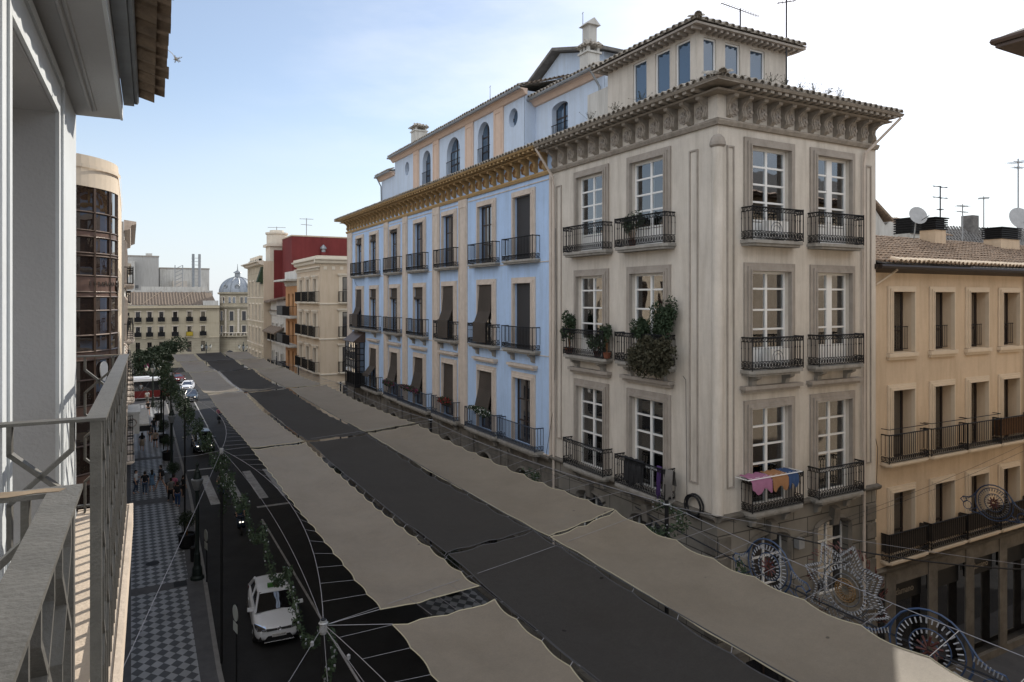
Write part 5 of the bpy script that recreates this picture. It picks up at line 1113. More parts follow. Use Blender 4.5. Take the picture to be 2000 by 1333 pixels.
# wires on the right
for A, B_, s_, l_ in (((14.9, 15.75, 8.0), (30, 6, 7.4), 1.2, 'thick black wire looping from the coil on the grey corner across the side street'), ((14.85, 18.5, 7.4), (14.0, 2, 7.6), .35, 'black wire strung along the grey corner above the light figures')):
    cable(l_, curve(A, B_, 0, s_), .022, 'cable_black')
for i, (A, B_, l_) in enumerate((((12.9, 31.8, 8.2), (14.8, 14, 8.15), 'upper pale wire running low in front of the grey and blue balconies'), ((13.0, 31.5, 8.0), (13.6, 15.5, 8.4), 'lower pale wire in front of the blue plinth'), ((18.4, 14.8, 7.0), (36, 14.6, 9.3), 'upper dark wire rising across the tan front'), ((18.4, 14.8, 6.9), (36, 14.7, 8.9), 'lower dark wire rising across the tan front'), ((13.6, 15.5, 8.4), (27, 6.6, 6.5), 'pale wire with a white bead crossing above the shopfronts'), ((14.85, 16, 7.5), (14.2, 3, 7.2), 'thin white wire holding the light figures'))):
    cable(l_, curve(A, B_, 0, .25), .0065, 'rope' if i in (4, 5) else 'cable_black')
b = MB(); b.ring((14.93, 15.75, 8.15), .34, .03, 'x', 20, 6); b.ring((14.89, 15.78, 8.13), .31, .028, 'x', 20, 6); b.ring((14.85, 15.72, 8.17), .28, .026, 'x', 20, 6); b.ring((14.82, 15.76, 8.15), .33, .024, 'x', 20, 6)
tag(b.build('cable_coil', 'cable_black'), 'coil of thick black cable hanging at the foot of the grey corner', 'cable coil')
b = MB(); b.box(18.2, 18.45, 14.65, 14.85, 6.6, 6.9); tag(b.build('junction_box', 'metal_light'), 'small grey electrical box fixed to the base of the grey corner building', 'box')
# light figures
def fig_ring(b, bl, cy, cz, r, M0, n, th=.02, bulb=True, rot=0, a0=0, a1=6.2832):
    P = [M0 @ Vector((0, cy+r*math.cos(a0+(a1-a0)*k/24), cz+r*math.sin(a0+(a1-a0)*k/24))) for k in range(25)]; b.tube(P, th*.75, 4)
    if bulb:
        for k in range(n):
            a = a0+(a1-a0)*k/n; p = M0 @ Vector((-.02, cy+r*.96*math.cos(a), cz+r*.96*math.sin(a))); q = M0 @ Vector((-.05, cy+r*.80*math.cos(a), cz+r*.80*math.sin(a))); bl.tube([p, q], .017, 4)
def rosette_fig(label, loc, s_, yaw, flip=1):
    t = thing('light_figure', label, 'light figure', loc, yaw); M0 = Matrix.Diagonal((1, s_*flip, s_, 1)); b = MB(); bl = MB()
    for r, n in ((.5, 34), (.30, 22)): fig_ring(b, bl, 0, 0, r, M0, n)
    fig_ring(b, bl, 0, 0, .60, M0, 0, .03, False); fig_ring(b, bl, 0, 0, .12, M0, 0, .02, False)
    for sg in (-1, 1):
        P = [M0 @ Vector((0, sg*y, z)) for y, z in ((.5, .32), (.66, .10), (.80, 0), (1.0, -.02), (1.08, -.12), (.98, -.22), (.86, -.12), (.9, -.05))]; b.tube(P, .025, 4)
        fig_ring(b, bl, sg*.85, -.28, .14, M0, 0, .02, False); b.tube([M0 @ Vector((0, sg*.55, -.3)), M0 @ Vector((0, sg*.8, -.45)), M0 @ Vector((0, sg*.3, -.5))], .02, 4)
        for k in range(8): bl.tube([M0 @ Vector((-.03, sg*(.62+k*.05), .12-k*.02)), M0 @ Vector((-.03, sg*(.60+k*.05), .04-k*.02))], .014, 4)
    b.build('frame', 'bulb_blue', t); bl.build('bulbs', 'bulb_dull' if s_ < 1.1 else 'bulb', t)['kind'] = 'stuff'; c = MB()
    for k in range(10): a = k*.628; c.tube([M0 @ Vector((-.02, .05*math.cos(a), .05*math.sin(a))), M0 @ Vector((-.02, .2*math.cos(a+.4), .2*math.sin(a+.4)))], .025, 4)
    c.build('tinsel', 'tinsel', t)['kind'] = 'stuff'
rosette_fig('blue arched light figure nearest the grey corner, above the beige awning', (14.5, 12.6, 7.45), 1.15, 0)
rosette_fig('large blue arched light figure at the lower right behind the white ropes', (14.3, 8.35, 7.25), 1.3, R(12))
rosette_fig('pale arched light figure hanging in front of the tan building shutters', (27.0, 13.5, 7.1), 1.05, R(0))
t = thing('light_figure', 'big star shaped light figure studded with white bulbs in front of the side street', 'light figure', (14.5, 10.4, 7.65)); b = MB(); bl = MB(); g = MB()
for sc_, n in ((1.12, 7), (.93, 6), (.74, 5)):
    P = []
    for k in range(16):
        r = sc_ if k % 2 == 0 else sc_*.70; a = k*math.pi/8+.2; P.append(Vector((0, r*math.cos(a), r*math.sin(a))))
    b.tube(P, .011, 4, True)
    for k in range(16):
        A, B_ = P[k], P[(k+1) % 16]
        for q in range(n):
            p = A.lerp(B_, (q+.5)/n); bl.tube([p+Vector((-.03, 0, 0)), p*.93+Vector((-.05, 0, 0))], .016 if sc_ > 1.1 else .01, 4)
for r in (.6, .48, .36): b.ring((0, 0, 0), r, .016, 'x', 24)
for k in range(36): a = k*math.pi/18; bl.tube([Vector((-.03, .55*math.cos(a), .55*math.sin(a))), Vector((-.03, .47*math.cos(a), .47*math.sin(a)))], .018, 4)
for k in range(8): a = k*math.pi/4; b.ring((0, .78*math.cos(a), .78*math.sin(a)), .12, .012, 'x', 10)
for r in (.26, .2): g.ring((-.02, 0, 0), r, .02, 'x', 16)
for k in range(16): a = k*math.pi/8; g.tube([(-.02, .1*math.cos(a), .1*math.sin(a)), (-.02, .24*math.cos(a+.2), .24*math.sin(a+.2))], .015, 4)
b.build('frame', 'bulb_dull', t); bl.build('bulbs', 'bulb', t)['kind'] = 'stuff'; g.build('gold_heart', 'bulb_gold', t)
c = MB()
for k in range(160):
    a = random.random()*6.28; r = random.uniform(.85, 1.1); c.tube([(.02, r*math.cos(a), r*math.sin(a)), (.02, r*.93*math.cos(a+.06), r*.93*math.sin(a+.06))], .012, 3)
c.build('tinsel', 'tinsel', t)['kind'] = 'stuff'
# ================================================================ plants, laundry, air conditioners
def bush(label, c, rx, ry, rz, n, m='leaf', size=.09, pot=None, cat='plant', name='potted_plant', stems=True, group=None, bloom=None, clumps=7, floor=None):
    fz = floor if floor is not None else c[2]-rz
    t = thing(name, label, cat, (c[0], c[1], fz), 0, group); b = MB(); bl = MB(); h0 = c[2]-rz-fz
    cl = [(random.uniform(-.6, .6)*rx, random.uniform(-.65, .65)*ry, h0+random.uniform(.45, 1.5)*rz, random.uniform(.35, .65)) for _ in range(clumps)]
    for k in range(n):
        q = random.choice(cl); v = Vector((random.gauss(0, 1), random.gauss(0, 1), random.gauss(0, 1))).normalized()*random.random()**.45*q[3]
        p = (q[0]+v.x*rx, q[1]+v.y*ry, q[2]+v.z*rz)
        if bloom and random.random() < .28: bl.leaf(p, size*.8)
        else: b.leaf(p, size*random.uniform(.6, 1.3))
    b.build('foliage', m, t)
    if bloom: bl.build('flowers', bloom, t)
    if stems:
        s_ = MB()
        for q in cl[:5]: s_.tube([(0, 0, .1), (q[0]*.4, q[1]*.4, q[2]*.5), q[:3]], .012, 4)
        s_.build('stem', 'wood_brown', t)
    if pot: s_ = MB(); s_.lathe([(pot*.7, 0), (pot, pot*1.3), (pot*1.1, pot*1.4)], n=10); s_.build('pot', 'terracotta', t)
    return t
bush('tall leafy plant at the left end of the middle grey balcony', (14.72, 22.3, 13.45), .22, .42, .75, 1100, size=.12, pot=.16, floor=12.28)
bush('low green plant low inside the left middle grey balcony', (14.74, 20.5, 12.8), .18, .55, .42, 700, size=.12, pot=.15, floor=12.28)
bush('spiky plant growing at the right end of the left middle grey balcony', (14.72, 19.9, 13.1), .18, .45, .5, 500, size=.12, pot=.15, floor=12.28)
bush('dark round bush standing on the right middle grey balcony', (14.7, 18.0, 13.4), .25, .55, .45, 1800, size=.1, pot=.17, floor=12.28)
bush('tall tree-like plant at the right end of the right middle grey balcony', (14.7, 17.0, 13.75), .28, .6, .85, 2000, size=.12, pot=.17, floor=12.28)
bush('mass of dry trailing plant spilling over the right middle grey balcony', (14.56, 17.3, 12.6), .24, 1.15, .75, 4200, 'leaf_dry', .15, clumps=18)
bush('climbing plant with red pot on the top grey balcony', (14.74, 18.5, 16.9), .15, .55, .5, 600, size=.1, pot=.14, floor=16.15)
for lab, y, z, w_, bm in (('pink flower box on the third blue balcony from the bay window', 43.0, 8.95, 1.0, 'bloom'), ('long magenta flower box on the wide blue balcony', 39.2, 9.05, 1.7, 'bloom'), ('red geranium box on the next blue balcony nearer the street corner', 33.9, 9.0, 1.1, 'bloom_red'), ('white and red flower box on the blue balcony nearest the grey house', 29.9, 9.05, 1.3, 'bloom_white')):
    bush(lab, (14.5, y, z), .16, w_, .24, 900, 'leaf', .13, None, 'flower box', 'flower_box', False, 'flower boxes on the blue balconies', bm, 12)
for lab, A, B_, m in (('pink cloth drying over the lowest right grey balcony rail', 15.75, 16.6, 'laundry_pink'), ('orange patterned cloth drying beside the pink one', 16.62, 17.3, 'laundry_orange'), ('blue cloth drying at the right end of the same rail', 17.3, 17.75, 'laundry_blue')):
    b = MB(); n = 10; P = []
    for i in range(n+1):
        x = A+(B_-A)*i/n; w_ = .02*math.sin(i*1.7); P.append([(x, 14.8, 9.17+w_), (x, 14.6+w_, 9.17+w_*.6), (x, 14.4, 9.13-w_), (x, 14.3, 9.06+w_), (x, 14.27-w_, 8.85-.18*math.sin(i*.5+A)**2)])
    ids = [[b.p(q) for q in r] for r in P]
    for i in range(n):
        for j in range(4): b.f.append((ids[i][j], ids[i+1][j], ids[i+1][j+1], ids[i][j+1]))
    tag(b.build('laundry', m, smooth=True), lab, 'laundry')
b = MB(); b.tube([(15.6, 14.8, 9.14), (15.6, 14.3, 9.14), (17.9, 14.3, 9.14), (17.9, 14.8, 9.14)], .012, 4)
for k in range(5): b.tube([(15.6, 14.35+k*.09, 9.14), (17.9, 14.35+k*.09, 9.14)], .004, 3)
tag(b.build('drying_rack', 'pvc_white'), 'white drying rack laid on the lowest right grey balcony rail', 'drying rack')
for lab, A, B_, m, z0 in (('black cloth hanging over the lowest balcony rail on the left side of the grey corner', 17.75, 18.75, 'cloth_black', 8.25), ('purple cloth hanging inside the lowest balcony left of the grey corner', 16.9, 17.1, 'laundry_purple', 8.15), ('dark green folded parasol cloth beside the purple cloth', 16.35, 16.8, 'cloth_grey', 8.2)):
    b = MB(); n = 10; ids = []
    for i in range(n+1):
        y = A+(B_-A)*i/n; w_ = .025*math.sin(i*2.1); ids.append([b.p(q) for q in ((14.75, y, 8.6), (14.66, y, 9.08+w_), (14.6, y, 9.09+w_), (14.57+w_, y, 8.7), (14.58-w_, y, z0+.1*math.sin(i*.7)))])
    for i in range(n):
        for j in range(4): b.f.append((ids[i][j], ids[i+1][j], ids[i+1][j+1], ids[i][j+1]))
    tag(b.build('laundry', m, smooth=True), lab, 'laundry')
def ac(label, x, y, z):
    t = thing('air_conditioner', label, 'air conditioner', (x, y, z)); b = MB(); b.box(-.42, .42, -.14, .14, 0.04, .6); b.box(-.35, -.25, -.12, .12, 0, .04); b.box(.25, .35, -.12, .12, 0, .04); b.build('casing', 'pvc_white', t)
    b = MB(); b.ring((-.1, -.15, .32), .24, .012, 'y', 14); b.ring((-.1, -.15, .32), .14, .01, 'y', 12); b.lathe([(.001, 0), (.001, .001)], (0, 0, .3), 3); b.build('fan_grille', 'zinc', t)
ac('white air conditioner box on the top right grey balcony', 17.2, 14.72, 16.14); ac('white air conditioner box on the middle right grey balcony', 17.25, 14.72, 12.27)
# ================================================================ aerials
def yagi(label, x, y, z0, z1, arms, r=.03, m='metal_light'):
    t = thing('tv_antenna', label, 'antenna', (x, y, z0)); b = MB(); b.tube([(0, 0, 0), (0, 0, z1-z0)], r, 5); b.build('mast', m, t)
    for k, (dz, ln, ang, n, el) in enumerate(arms):
        b = MB(); u = Vector((math.cos(R(ang)), math.sin(R(ang)), .0)); v = Vector((-u.y, u.x, 0)); c = Vector((0, 0, z1-z0-dz)); b.tube([c-u*ln/2, c+u*ln/2], r*.6, 4)
        for q in range(n): p = c-u*ln/2+u*ln*(q+.5)/n; b.tube([p-v*el/2, p+v*el/2], r*.35, 3)
        b.build('aerial', m, t)
yagi('long yagi aerial tilted on the grey attic roof', 20.3, 19, 23.2, 25.4, [(.05, 2.2, 5, 14, .25), (1.0, 1.2, 8, 8, .2)], .03, 'rope_dark')
yagi('tall mast aerial fixed to the right end of the grey attic', 19.6, 16.3, 21.4, 25.4, [(.5, .5, 60, 6, .6), (.9, .6, 130, 5, .3)], .03, 'rope_dark')
yagi('dark double crossbar aerial above the tan roof', 36.0, 20.5, 17, 20.1, [(.05, 1.3, 0, 2, .3), (.6, 1.3, 0, 2, .3), (1.2, .5, 20, 3, .3)], .035, 'rope_dark')
yagi('pale grid aerial on the white chimney behind the tan roof', 38.0, 20.5, 16.8, 19.3, [(.1, 1.0, 0, 5, .5), (.4, 1.0, 0, 5, .3)], .03)
yagi('small aerial in front of the grey tiled roof', 40.0, 20.5, 17, 19.85, [(.1, .8, 30, 5, .5)], .03)
yagi('tallest aerial mast at the right edge of the picture', 43.5, 20.5, 16.8, 22.2, [(.2, .9, 0, 4, 1.0), (.5, .9, 0, 4, .5)], .04)
yagi('yagi aerial on the far cream turret roof', 16.3, 92, 21, 23.5, [(.1, 2.2, -20, 9, .5)], .05); yagi('smaller twin aerial on the red walled block', 18.5, 85, 21.8, 24.0, [(.1, 1.6, -10, 6, .5), (.8, 1.5, 20, 6, .4)], .05)
for lab, x, y, z in (('thin lightning rod above the middle of the blue attic', 19, 37.4, 24.6), ('thin lightning rod beside the blue dormer roof', 19, 27.6, 25.5)):
    b = MB(); b.tube([(0, 0, 0), (0, 0, 2.6)], [.03, .012], 5); b.tube([(-.05, 0, 2.5), (.05, 0, 2.62)], .01, 3); tag(b.build('lightning_rod', 'rope_dark', None, (x, y, z)), lab, 'rod')
for lab, x, y, z, r in (('pale satellite dish on the vented chimney left of the tan roof', 31.3, 18.9, 18.1, .42), ('large pale satellite dish at the right edge above the tan roof', 40.1, 18.9, 18.45, .6)):
    t = thing('satellite_dish', lab, 'dish', (x, y, z)); b = MB(Matrix.Rotation(R(70), 4, 'X') @ Matrix.Rotation(R(-25), 4, 'Y')); b.lathe([(.02, 0), (r*.5, .04), (r*.85, .11), (r, .17), (r*.97, .17)], n=20); b.build('reflector', 'metal_light', t); b = MB(); b.tube([(0, 0, -.1), (0, .1, -1.0)], .03, 5); b.tube([(0, 0, -.3), (0, -.6, 0)], .02, 4); b.build('bracket', 'zinc', t)
# ================================================================ people
def skin(V, E, rad, sub=1, root=0):
    me = bpy.data.meshes.new('body'); me.from_pydata(V, E, []); o = bpy.data.objects.new('body', me); sc.collection.objects.link(o)
    sk = o.modifiers.new('s', 'SKIN'); sk.use_smooth_shade = True
    for i, r in enumerate(rad): me.skin_vertices[0].data[i].radius = (r, r) if not isinstance(r, tuple) else r
    me.skin_vertices[0].data[root].use_root = True
    if sub: ss = o.modifiers.new('u', 'SUBSURF'); ss.levels = sub; ss.render_levels = sub
    bpy.context.view_layer.update(); ev = o.evaluated_get(bpy.context.evaluated_depsgraph_get())
    m2 = bpy.data.meshes.new_from_object(ev); bpy.data.objects.remove(o); return m2
def person_meshes(pose):
    """joints for a 1.72 m figure facing -Y"""
    st = .28 if pose == 'walk' else .05; seat = pose == 'ride'
    J = [(0, 0, .93), (0, 0, 1.08), (0, .01, 1.28), (0, .01, 1.43), (0, 0, 1.50), (0, -.02, 1.58), (0, -.02, 1.68)]
    rd = [(.145, .11), (.125, .095), (.155, .105), (.09, .08), .05, (.078, .092), (.065, .08)]
    E = [(0, 1), (1, 2), (2, 3), (3, 4), (4, 5), (5, 6)]; up, lo = [], []
    for sx in (-1, 1):
        k = len(J); f = st*sx
        if seat: P = [(.10*sx, -.03, .88), (.17*sx, -.42, .80), (.16*sx, -.38, .42), (.16*sx, -.50, .36)]
        else: P = [(.09*sx, 0, .88), (.10*sx, -f*.55-.02, .50), (.10*sx, -f*1.0+(.12 if f < 0 else 0), .09), (.11*sx, -f*1.0-.15+(.12 if f < 0 else 0), .035)]
        J += P; rd += [.085, .058, .038, .035]; E += [(0, k), (k, k+1), (k+1, k+2), (k+2, k+3)]
        k = len(J); g = -f*.8
        if seat: A = [(.19*sx, .0, 1.40), (.25*sx, -.18, 1.18), (.24*sx, -.44, 1.10), (.24*sx, -.52, 1.09)]
        elif pose == 'hold' and sx > 0: A = [(.19*sx, 0, 1.40), (.25*sx, .02, 1.14), (.16*sx, -.20, 1.18), (.12*sx, -.27, 1.22)]
        else: A = [(.19*sx, 0, 1.40), (.24*sx, -g*.35+.02, 1.12), (.25*sx, -g*.8-.04, .88), (.25*sx, -g*.8-.06, .80)]
        J += A; rd += [.052, .042, .028, .03]; E += [(3, k), (k, k+1), (k+1, k+2), (k+2, k+3)]
        w_ = A[-1]; d = Vector(A[-1])-Vector(A[-2]); d.normalize()
        for q, (off, ln) in enumerate(((-.028, .07), (-.01, .082), (.01, .08), (.028, .065))):
            k2 = len(J); o = Vector(w_)+Vector((0, off, 0))
            J += [tuple(o+d*.03), tuple(o+d*(.03+ln)+Vector((-.02*sx, 0, 0)))]; rd += [.012, .009]; E += [(k+3, k2), (k2, k2+1)]
        k2 = len(J); J += [tuple(Vector(w_)+Vector((-.01*sx, -.05, .02))), tuple(Vector(w_)+d*.05+Vector((-.015*sx, -.06, 0)))]; rd += [.013, .01]; E += [(k+3, k2), (k2, k2+1)]
        up.append(A); lo.append(P)
    body = skin(J, E, rd)
    V = [(0, 0, .90), (0, 0, 1.08), (0, .01, 1.28), (0, .01, 1.42)]; r = [(.165, .13), (.148, .118), (.178, .128), (.12, .10)]; E = [(0, 1), (1, 2), (2, 3)]
    for A in up: k = len(V); V += [A[0], tuple(Vector(A[0]).lerp(Vector(A[1]), .7))]; r += [.07, .062]; E += [(3, k), (k, k+1)]
    shirt = skin(V, E, r)
    V = [(0, 0, .95)]; r = [(.165, .135)]; E = []
    for P in lo: k = len(V); V += [P[0], P[1], tuple(Vector(P[1]).lerp(Vector(P[2]), .85))]; r += [.105, .08, .062]; E += [(0, k), (k, k+1), (k+1, k+2)]
    trousers = skin(V, E, r)
    V = [(0, 0, .97)]; r = [(.165, .135)]; E = []
    for P in lo: k = len(V); V += [P[0], tuple(Vector(P[0]).lerp(Vector(P[1]), .6))]; r += [.115, .11]; E += [(0, k), (k, k+1)]
    shorts = skin(V, E, r)
    b = MB(); b.lathe([(.15, 1.12), (.17, .95), (.23, .62), (.24, .55), (.2, .56)], n=14); skirt = b.mesh('skirt', None, True)
    def hairm(long_):
        b = MB(); c = Vector((0, .005, 1.655)); rings = []
        for i in range(7):
            t = math.pi*i/12; rr = .098*math.sin(t)+.001; z = .10*math.cos(t); rings.append(b.p(*[c+Vector((rr*math.cos(a), rr*math.sin(a)*1.12+.012, z if math.sin(a) < .2 or i < 4 else z-.04*(i-3))) for a in [2*math.pi*j/12 for j in range(12)]]))
        for A_, B_ in zip(rings, rings[1:]):
            for j in range(12): b.f.append((A_+j, A_+(j+1) % 12, B_+(j+1) % 12, B_+j))
        if long_: b.hexa([(-.08, .06, 1.34), (.08, .06, 1.34), (.085, .12, 1.34), (-.085, .12, 1.34), (-.085, .03, 1.68), (.085, .03, 1.68), (.08, .11, 1.68), (-.08, .11, 1.68)])
        return b.mesh('hair', 'hair', True)
    b = MB()
    for sx in (-1, 1): b.box(sx*.035-.012, sx*.035+.012, -.122, -.108, 1.645, 1.657); b.box(sx*.088-.01, sx*.088+.01, -.03, .01, 1.60, 1.65)
    b.hexa([(-.012, -.125, 1.60), (.012, -.125, 1.60), (.008, -.10, 1.60), (-.008, -.10, 1.60), (-.006, -.112, 1.64), (.006, -.112, 1.64), (.005, -.10, 1.64), (-.005, -.10, 1.64)]); b.box(-.025, .025, -.112, -.10, 1.575, 1.583)
    face = b.mesh('face', 'skin')
    return dict(body=body, shirt=shirt, trousers=trousers, shorts=shorts, skirt=skirt, hair=hairm(False), long_hair=hairm(True), face=face)
PM = {p: person_meshes(p) for p in ('stand', 'walk', 'hold', 'ride')}
def person(label, x, y, rz, pose='stand', top='cloth_white', legs='denim', leg='trousers', hair='hair', s=1.0, z=0, bag=None, pack=None):
    def mm(me, m): c = me.copy(); c.materials.clear(); c.materials.append(MATS[m]); return c
    P = PM[pose]; t = obj('person', mm(P['body'], 'skin'), None, (x, y, z), rz); t.scale = (s, s, s); tag(t, label, 'person')
    obj('shirt', mm(P['shirt'], top), t); obj('trousers' if leg != 'skirt' else 'skirt', mm(P[leg], legs), t); obj('hair', P[hair], t); obj('face', P['face'], t)
    b = MB()
    return t
def shoulder_bag(label, x, y, rz, m, pack=False):
    b = MB()
    if pack:
        b.hexa([(-.15, .12, 1.0), (.15, .12, 1.0), (.13, .27, 1.02), (-.13, .27, 1.02), (-.13, .12, 1.42), (.13, .12, 1.42), (.1, .22, 1.40), (-.1, .22, 1.40)])
        for sx in (-1, 1): b.tube([(sx*.1, .12, 1.38), (sx*.11, -.02, 1.47), (sx*.11, -.13, 1.30), (sx*.1, .12, 1.05)], .015, 4)
    else:
        b.hexa([(.22, -.10, .82), (.30, -.10, .82), (.30, .14, .82), (.22, .14, .82), (.23, -.08, 1.04), (.28, -.08, 1.04), (.28, .12, 1.04), (.23, .12, 1.04)]); b.tube([(.25, -.06, 1.04), (.16, 0, 1.46), (.25, .1, 1.04)], .01, 4)
    o = b.build('backpack' if pack else 'handbag', m, None, (x, y, 0), rz); return tag(o, label, 'bag')
person('person in a white top at the left of the standing group of four', .35, 58.3, R(70), 'hold', 'cloth_white', 'denim')
person('person in a black top and jeans in the middle of the standing group', .92, 57.6, R(170), 'stand', 'cloth_black', 'denim')
person('woman in a pale blue dress with dark hair in the standing group', 1.38, 58.3, R(200), 'hold', 'cloth_blue', 'cloth_blue', 'skirt', 'long_hair', .95)
shoulder_bag('blue shoulder bag of the woman in the pale blue dress', 1.38, 58.3, R(200), 'laundry_blue')
person('taller person in dark clothes with a backpack at the right of the group', 1.98, 58.7, R(240), 'walk', 'cloth_black', 'cloth_grey', 'shorts', s=1.06)
shoulder_bag('dark backpack on the taller person of the group', 1.98, 58.7, R(240), 'cloth_black', True)
person('woman with long dark hair and pale skirt walking away on the pavement', .95, 74.3, R(178), 'walk', 'cloth_black', 'cloth_tan', 'skirt', 'long_hair')
person('person in a grey top walking away beside the long haired woman', 1.75, 78.5, R(175), 'walk', 'cloth_grey', 'cloth_grey', 'shorts')
person('person in a pale top and dark shorts walking right of the couple', 2.1, 75.2, R(185), 'walk', 'cloth_tan', 'cloth_black', 'shorts')
shoulder_bag('dark handbag carried by the person in a pale top', 2.1, 75.2, R(185), 'cloth_black')
person('person in black with a backpack walking farthest of the strolling group', 2.15, 82.5, R(180), 'walk', 'cloth_black', 'denim', s=1.05)
shoulder_bag('black backpack of the farthest strolling person', 2.15, 82.5, R(180), 'cloth_black', True)
person('person in a pink top beside the left planter near the crossing', 2.75, 55.6, R(150), 'stand', 'cloth_pink', 'cloth_black')
person('person in dark jacket and blue trousers in front of the one in pink', 2.85, 53.2, R(170), 'stand', 'cloth_black', 'laundry_blue')
person('small dark dressed person close to the kerb by the crossing', 3.35, 55.6, R(120), 'hold', 'cloth_black', 'cloth_black', s=.92)
person('person in dark clothes at the kerb by the crossing', 2.5, 54.6, R(190), 'walk', 'cloth_grey', 'cloth_black')
person('distant person in a white shirt walking near the canopy', 2.0, 107, R(180), 'walk', 'cloth_white', 'cloth_grey', s=1.05)
person('distant person in dark clothes walking below the white shirted one', 1.9, 97, R(10), 'walk', 'cloth_black', 'cloth_black', 'shorts')
person('distant person in red standing in a doorway under the canopy', -.0, 89, R(20), 'stand', 'cloth_pink', 'cloth_black')
# ================================================================ vehicles
def loft(b, secs, closed_ends=True):
    ids = [b.p(*s_) for s_ in secs]; n = len(secs[0])
    for A, B_ in zip(ids, ids[1:]):
        for j in range(n): b.f.append((A+j, A+(j+1) % n, B_+(j+1) % n, B_+j))
    b.f.append(tuple(ids[0]+j for j in range(n-1, -1, -1))); b.f.append(tuple(ids[-1]+j for j in range(n)))
def car(label, x, y, rz, L_=4.25, W=1.76, hgt=1.48, paint='car_white', suv=False, taxi=False, front_lights=True, plate=None, cat='car', name='parked_car'):
    """faces -Y; origin under the centre"""
    t = thing(name, label, cat, (x, y, -.12), rz); hw = W/2; f = -L_/2; r = L_/2
    hood = .98 if not suv else 1.08; belt = hood+.02
    # lower body stations: (y, half width, z bottom, z top, z edge)
    st = [(f, .62, .34, .62, .55), (f+.10, .80, .24, .74, .66), (f+.35, .95, .20, .84, .76), (f+.9, 1.0, .18, hood-.06, hood-.14), (f+1.25, 1.0, .18, hood, hood-.08), (0, 1.0, .18, belt, belt-.05), (r-1.0, 1.0, .18, belt+.03, belt-.02), (r-.35, .97, .2, belt+.02, belt-.05), (r-.06, .90, .26, belt-.06, belt-.16), (r, .82, .36, belt-.2, belt-.26)]
    b = MB(); secs = []
    for (yy, w_, z0, z1, ze) in st:
        q = hw*w_; cz = .035 if yy < 0 else .02
        secs.append([(-q*.86, yy, z0), (-q*.97, yy, z0+.12), (-q, yy, (z0+ze)*.5+.02), (-q*.97, yy, ze), (-q*.82, yy, z1-.01), (-q*.4, yy, z1+cz), (0, yy, z1+cz*1.3), (q*.4, yy, z1+cz), (q*.82, yy, z1-.01), (q*.97, yy, ze), (q, yy, (z0+ze)*.5+.02), (q*.97, yy, z0+.12), (q*.86, yy, z0)])
    loft(b, secs); bd = b.build('body', paint, t, smooth=True)
    m = bd.modifiers.new('sub', 'SUBSURF'); m.levels = 1; m.render_levels = 2
    # greenhouse: glass volume and painted roof with pillars
    yA, yB, yC, yD = f+1.08, f+1.92, r-.72, r-.18; g0, g1 = hw*.86, hw*.66; zb, zt = belt-.03, hgt-.06
    b = MB(); b.hexa([(-g0, yA, zb), (g0, yA, zb), (g0, yD, zb), (-g0, yD, zb), (-g1, yB, zt), (g1, yB, zt), (g1, yC, zt), (-g1, yC, zt)]); b.build('windows', 'glass_dark', t)
    b = MB(); secs = []
    for k, (yy, ww, zz) in enumerate(((yB-.06, g1*.95, zt-.01), (yB+.12, g1+.02, zt+.03), ((yB+yC)/2, g1+.03, hgt), (yC-.1, g1+.02, zt+.04), (yC+.12, g1*.96, zt-.01))):
        secs.append([(-ww, yy, zt-.05 if 0 < k < 4 else zz-.03), (-ww*.93, yy, zz-.01), (-ww*.5, yy, zz+.012), (0, yy, zz+.02), (ww*.5, yy, zz+.012), (ww*.93, yy, zz-.01), (ww, yy, zt-.05 if 0 < k < 4 else zz-.03), (0, yy, zz-.05)])
    loft(b, secs)
    def bar(p, q, w_=.045): b.tube([p, q], w_, 4)
    for sx in (-1, 1):
        bar((sx*g0, yA, zb), (sx*(g1), yB, zt), .04); bar((sx*g0, yD, zb), (sx*g1, yC, zt), .07); bar((sx*(g0+.01), (yA+yD)/2+.15, zb), (sx*(g1+.015), (yB+yC)/2+.1, zt), .028); bar((sx*g1, yB, zt), (sx*g1, yC, zt), .03); bar((sx*(g0+.01), yA, zb+.01), (sx*(g0+.01), yD, zb+.01), .025)
    b.build('roof', paint, t, smooth=False)
    for sx in (-1, 1):
        for yy in (f+.85, r-.75):
            b = MB(Matrix.Translation((sx*(hw-.10), yy, .32)) @ Matrix.Rotation(R(90), 4, 'Y')); b.lathe([(.20, -.11), (.31, -.10), (.33, -.06), (.33, .06), (.31, .10), (.20, .11)], n=16); wh = b.build('wheel', 'tyre', t)
            b = MB(Matrix.Translation((sx*(hw-.10), yy, .32)) @ Matrix.Rotation(R(90), 4, 'Y')); b.lathe([(.2, -.115), (.2, .115)], n=10); b.build('rim', 'chrome', wh)
        b = MB(); b.hexa([(sx*(hw*.9), yA+.2, belt-.02), (sx*(hw+.16), yA+.17, belt), (sx*(hw+.16), yA+.28, belt), (sx*(hw*.9), yA+.28, belt-.02), (sx*(hw*.92), yA+.2, belt+.1), (sx*(hw+.15), yA+.18, belt+.13), (sx*(hw+.15), yA+.27, belt+.13), (sx*(hw*.92), yA+.27, belt+.1)]); b.build('wing_mirror', paint, t)
        b = MB(); b.hexa([(sx*hw*.52, f+.02, .64), (sx*hw*.86, f+.16, .64), (sx*hw*.95, f+.42, .70), (sx*hw*.52, f+.10, .66), (sx*hw*.52, f+.05, .73), (sx*hw*.84, f+.2, .76), (sx*hw*.97, f+.5, .83), (sx*hw*.55, f+.2, .78)]); hl = b.build('headlight', 'glass_dark', t)
        b = MB(); b.box(sx*hw*.6-.09, sx*hw*.6+.09, f-.0, f+.05, .67, .72); b.build('bulb', 'lamp_on' if front_lights else 'chrome', hl)
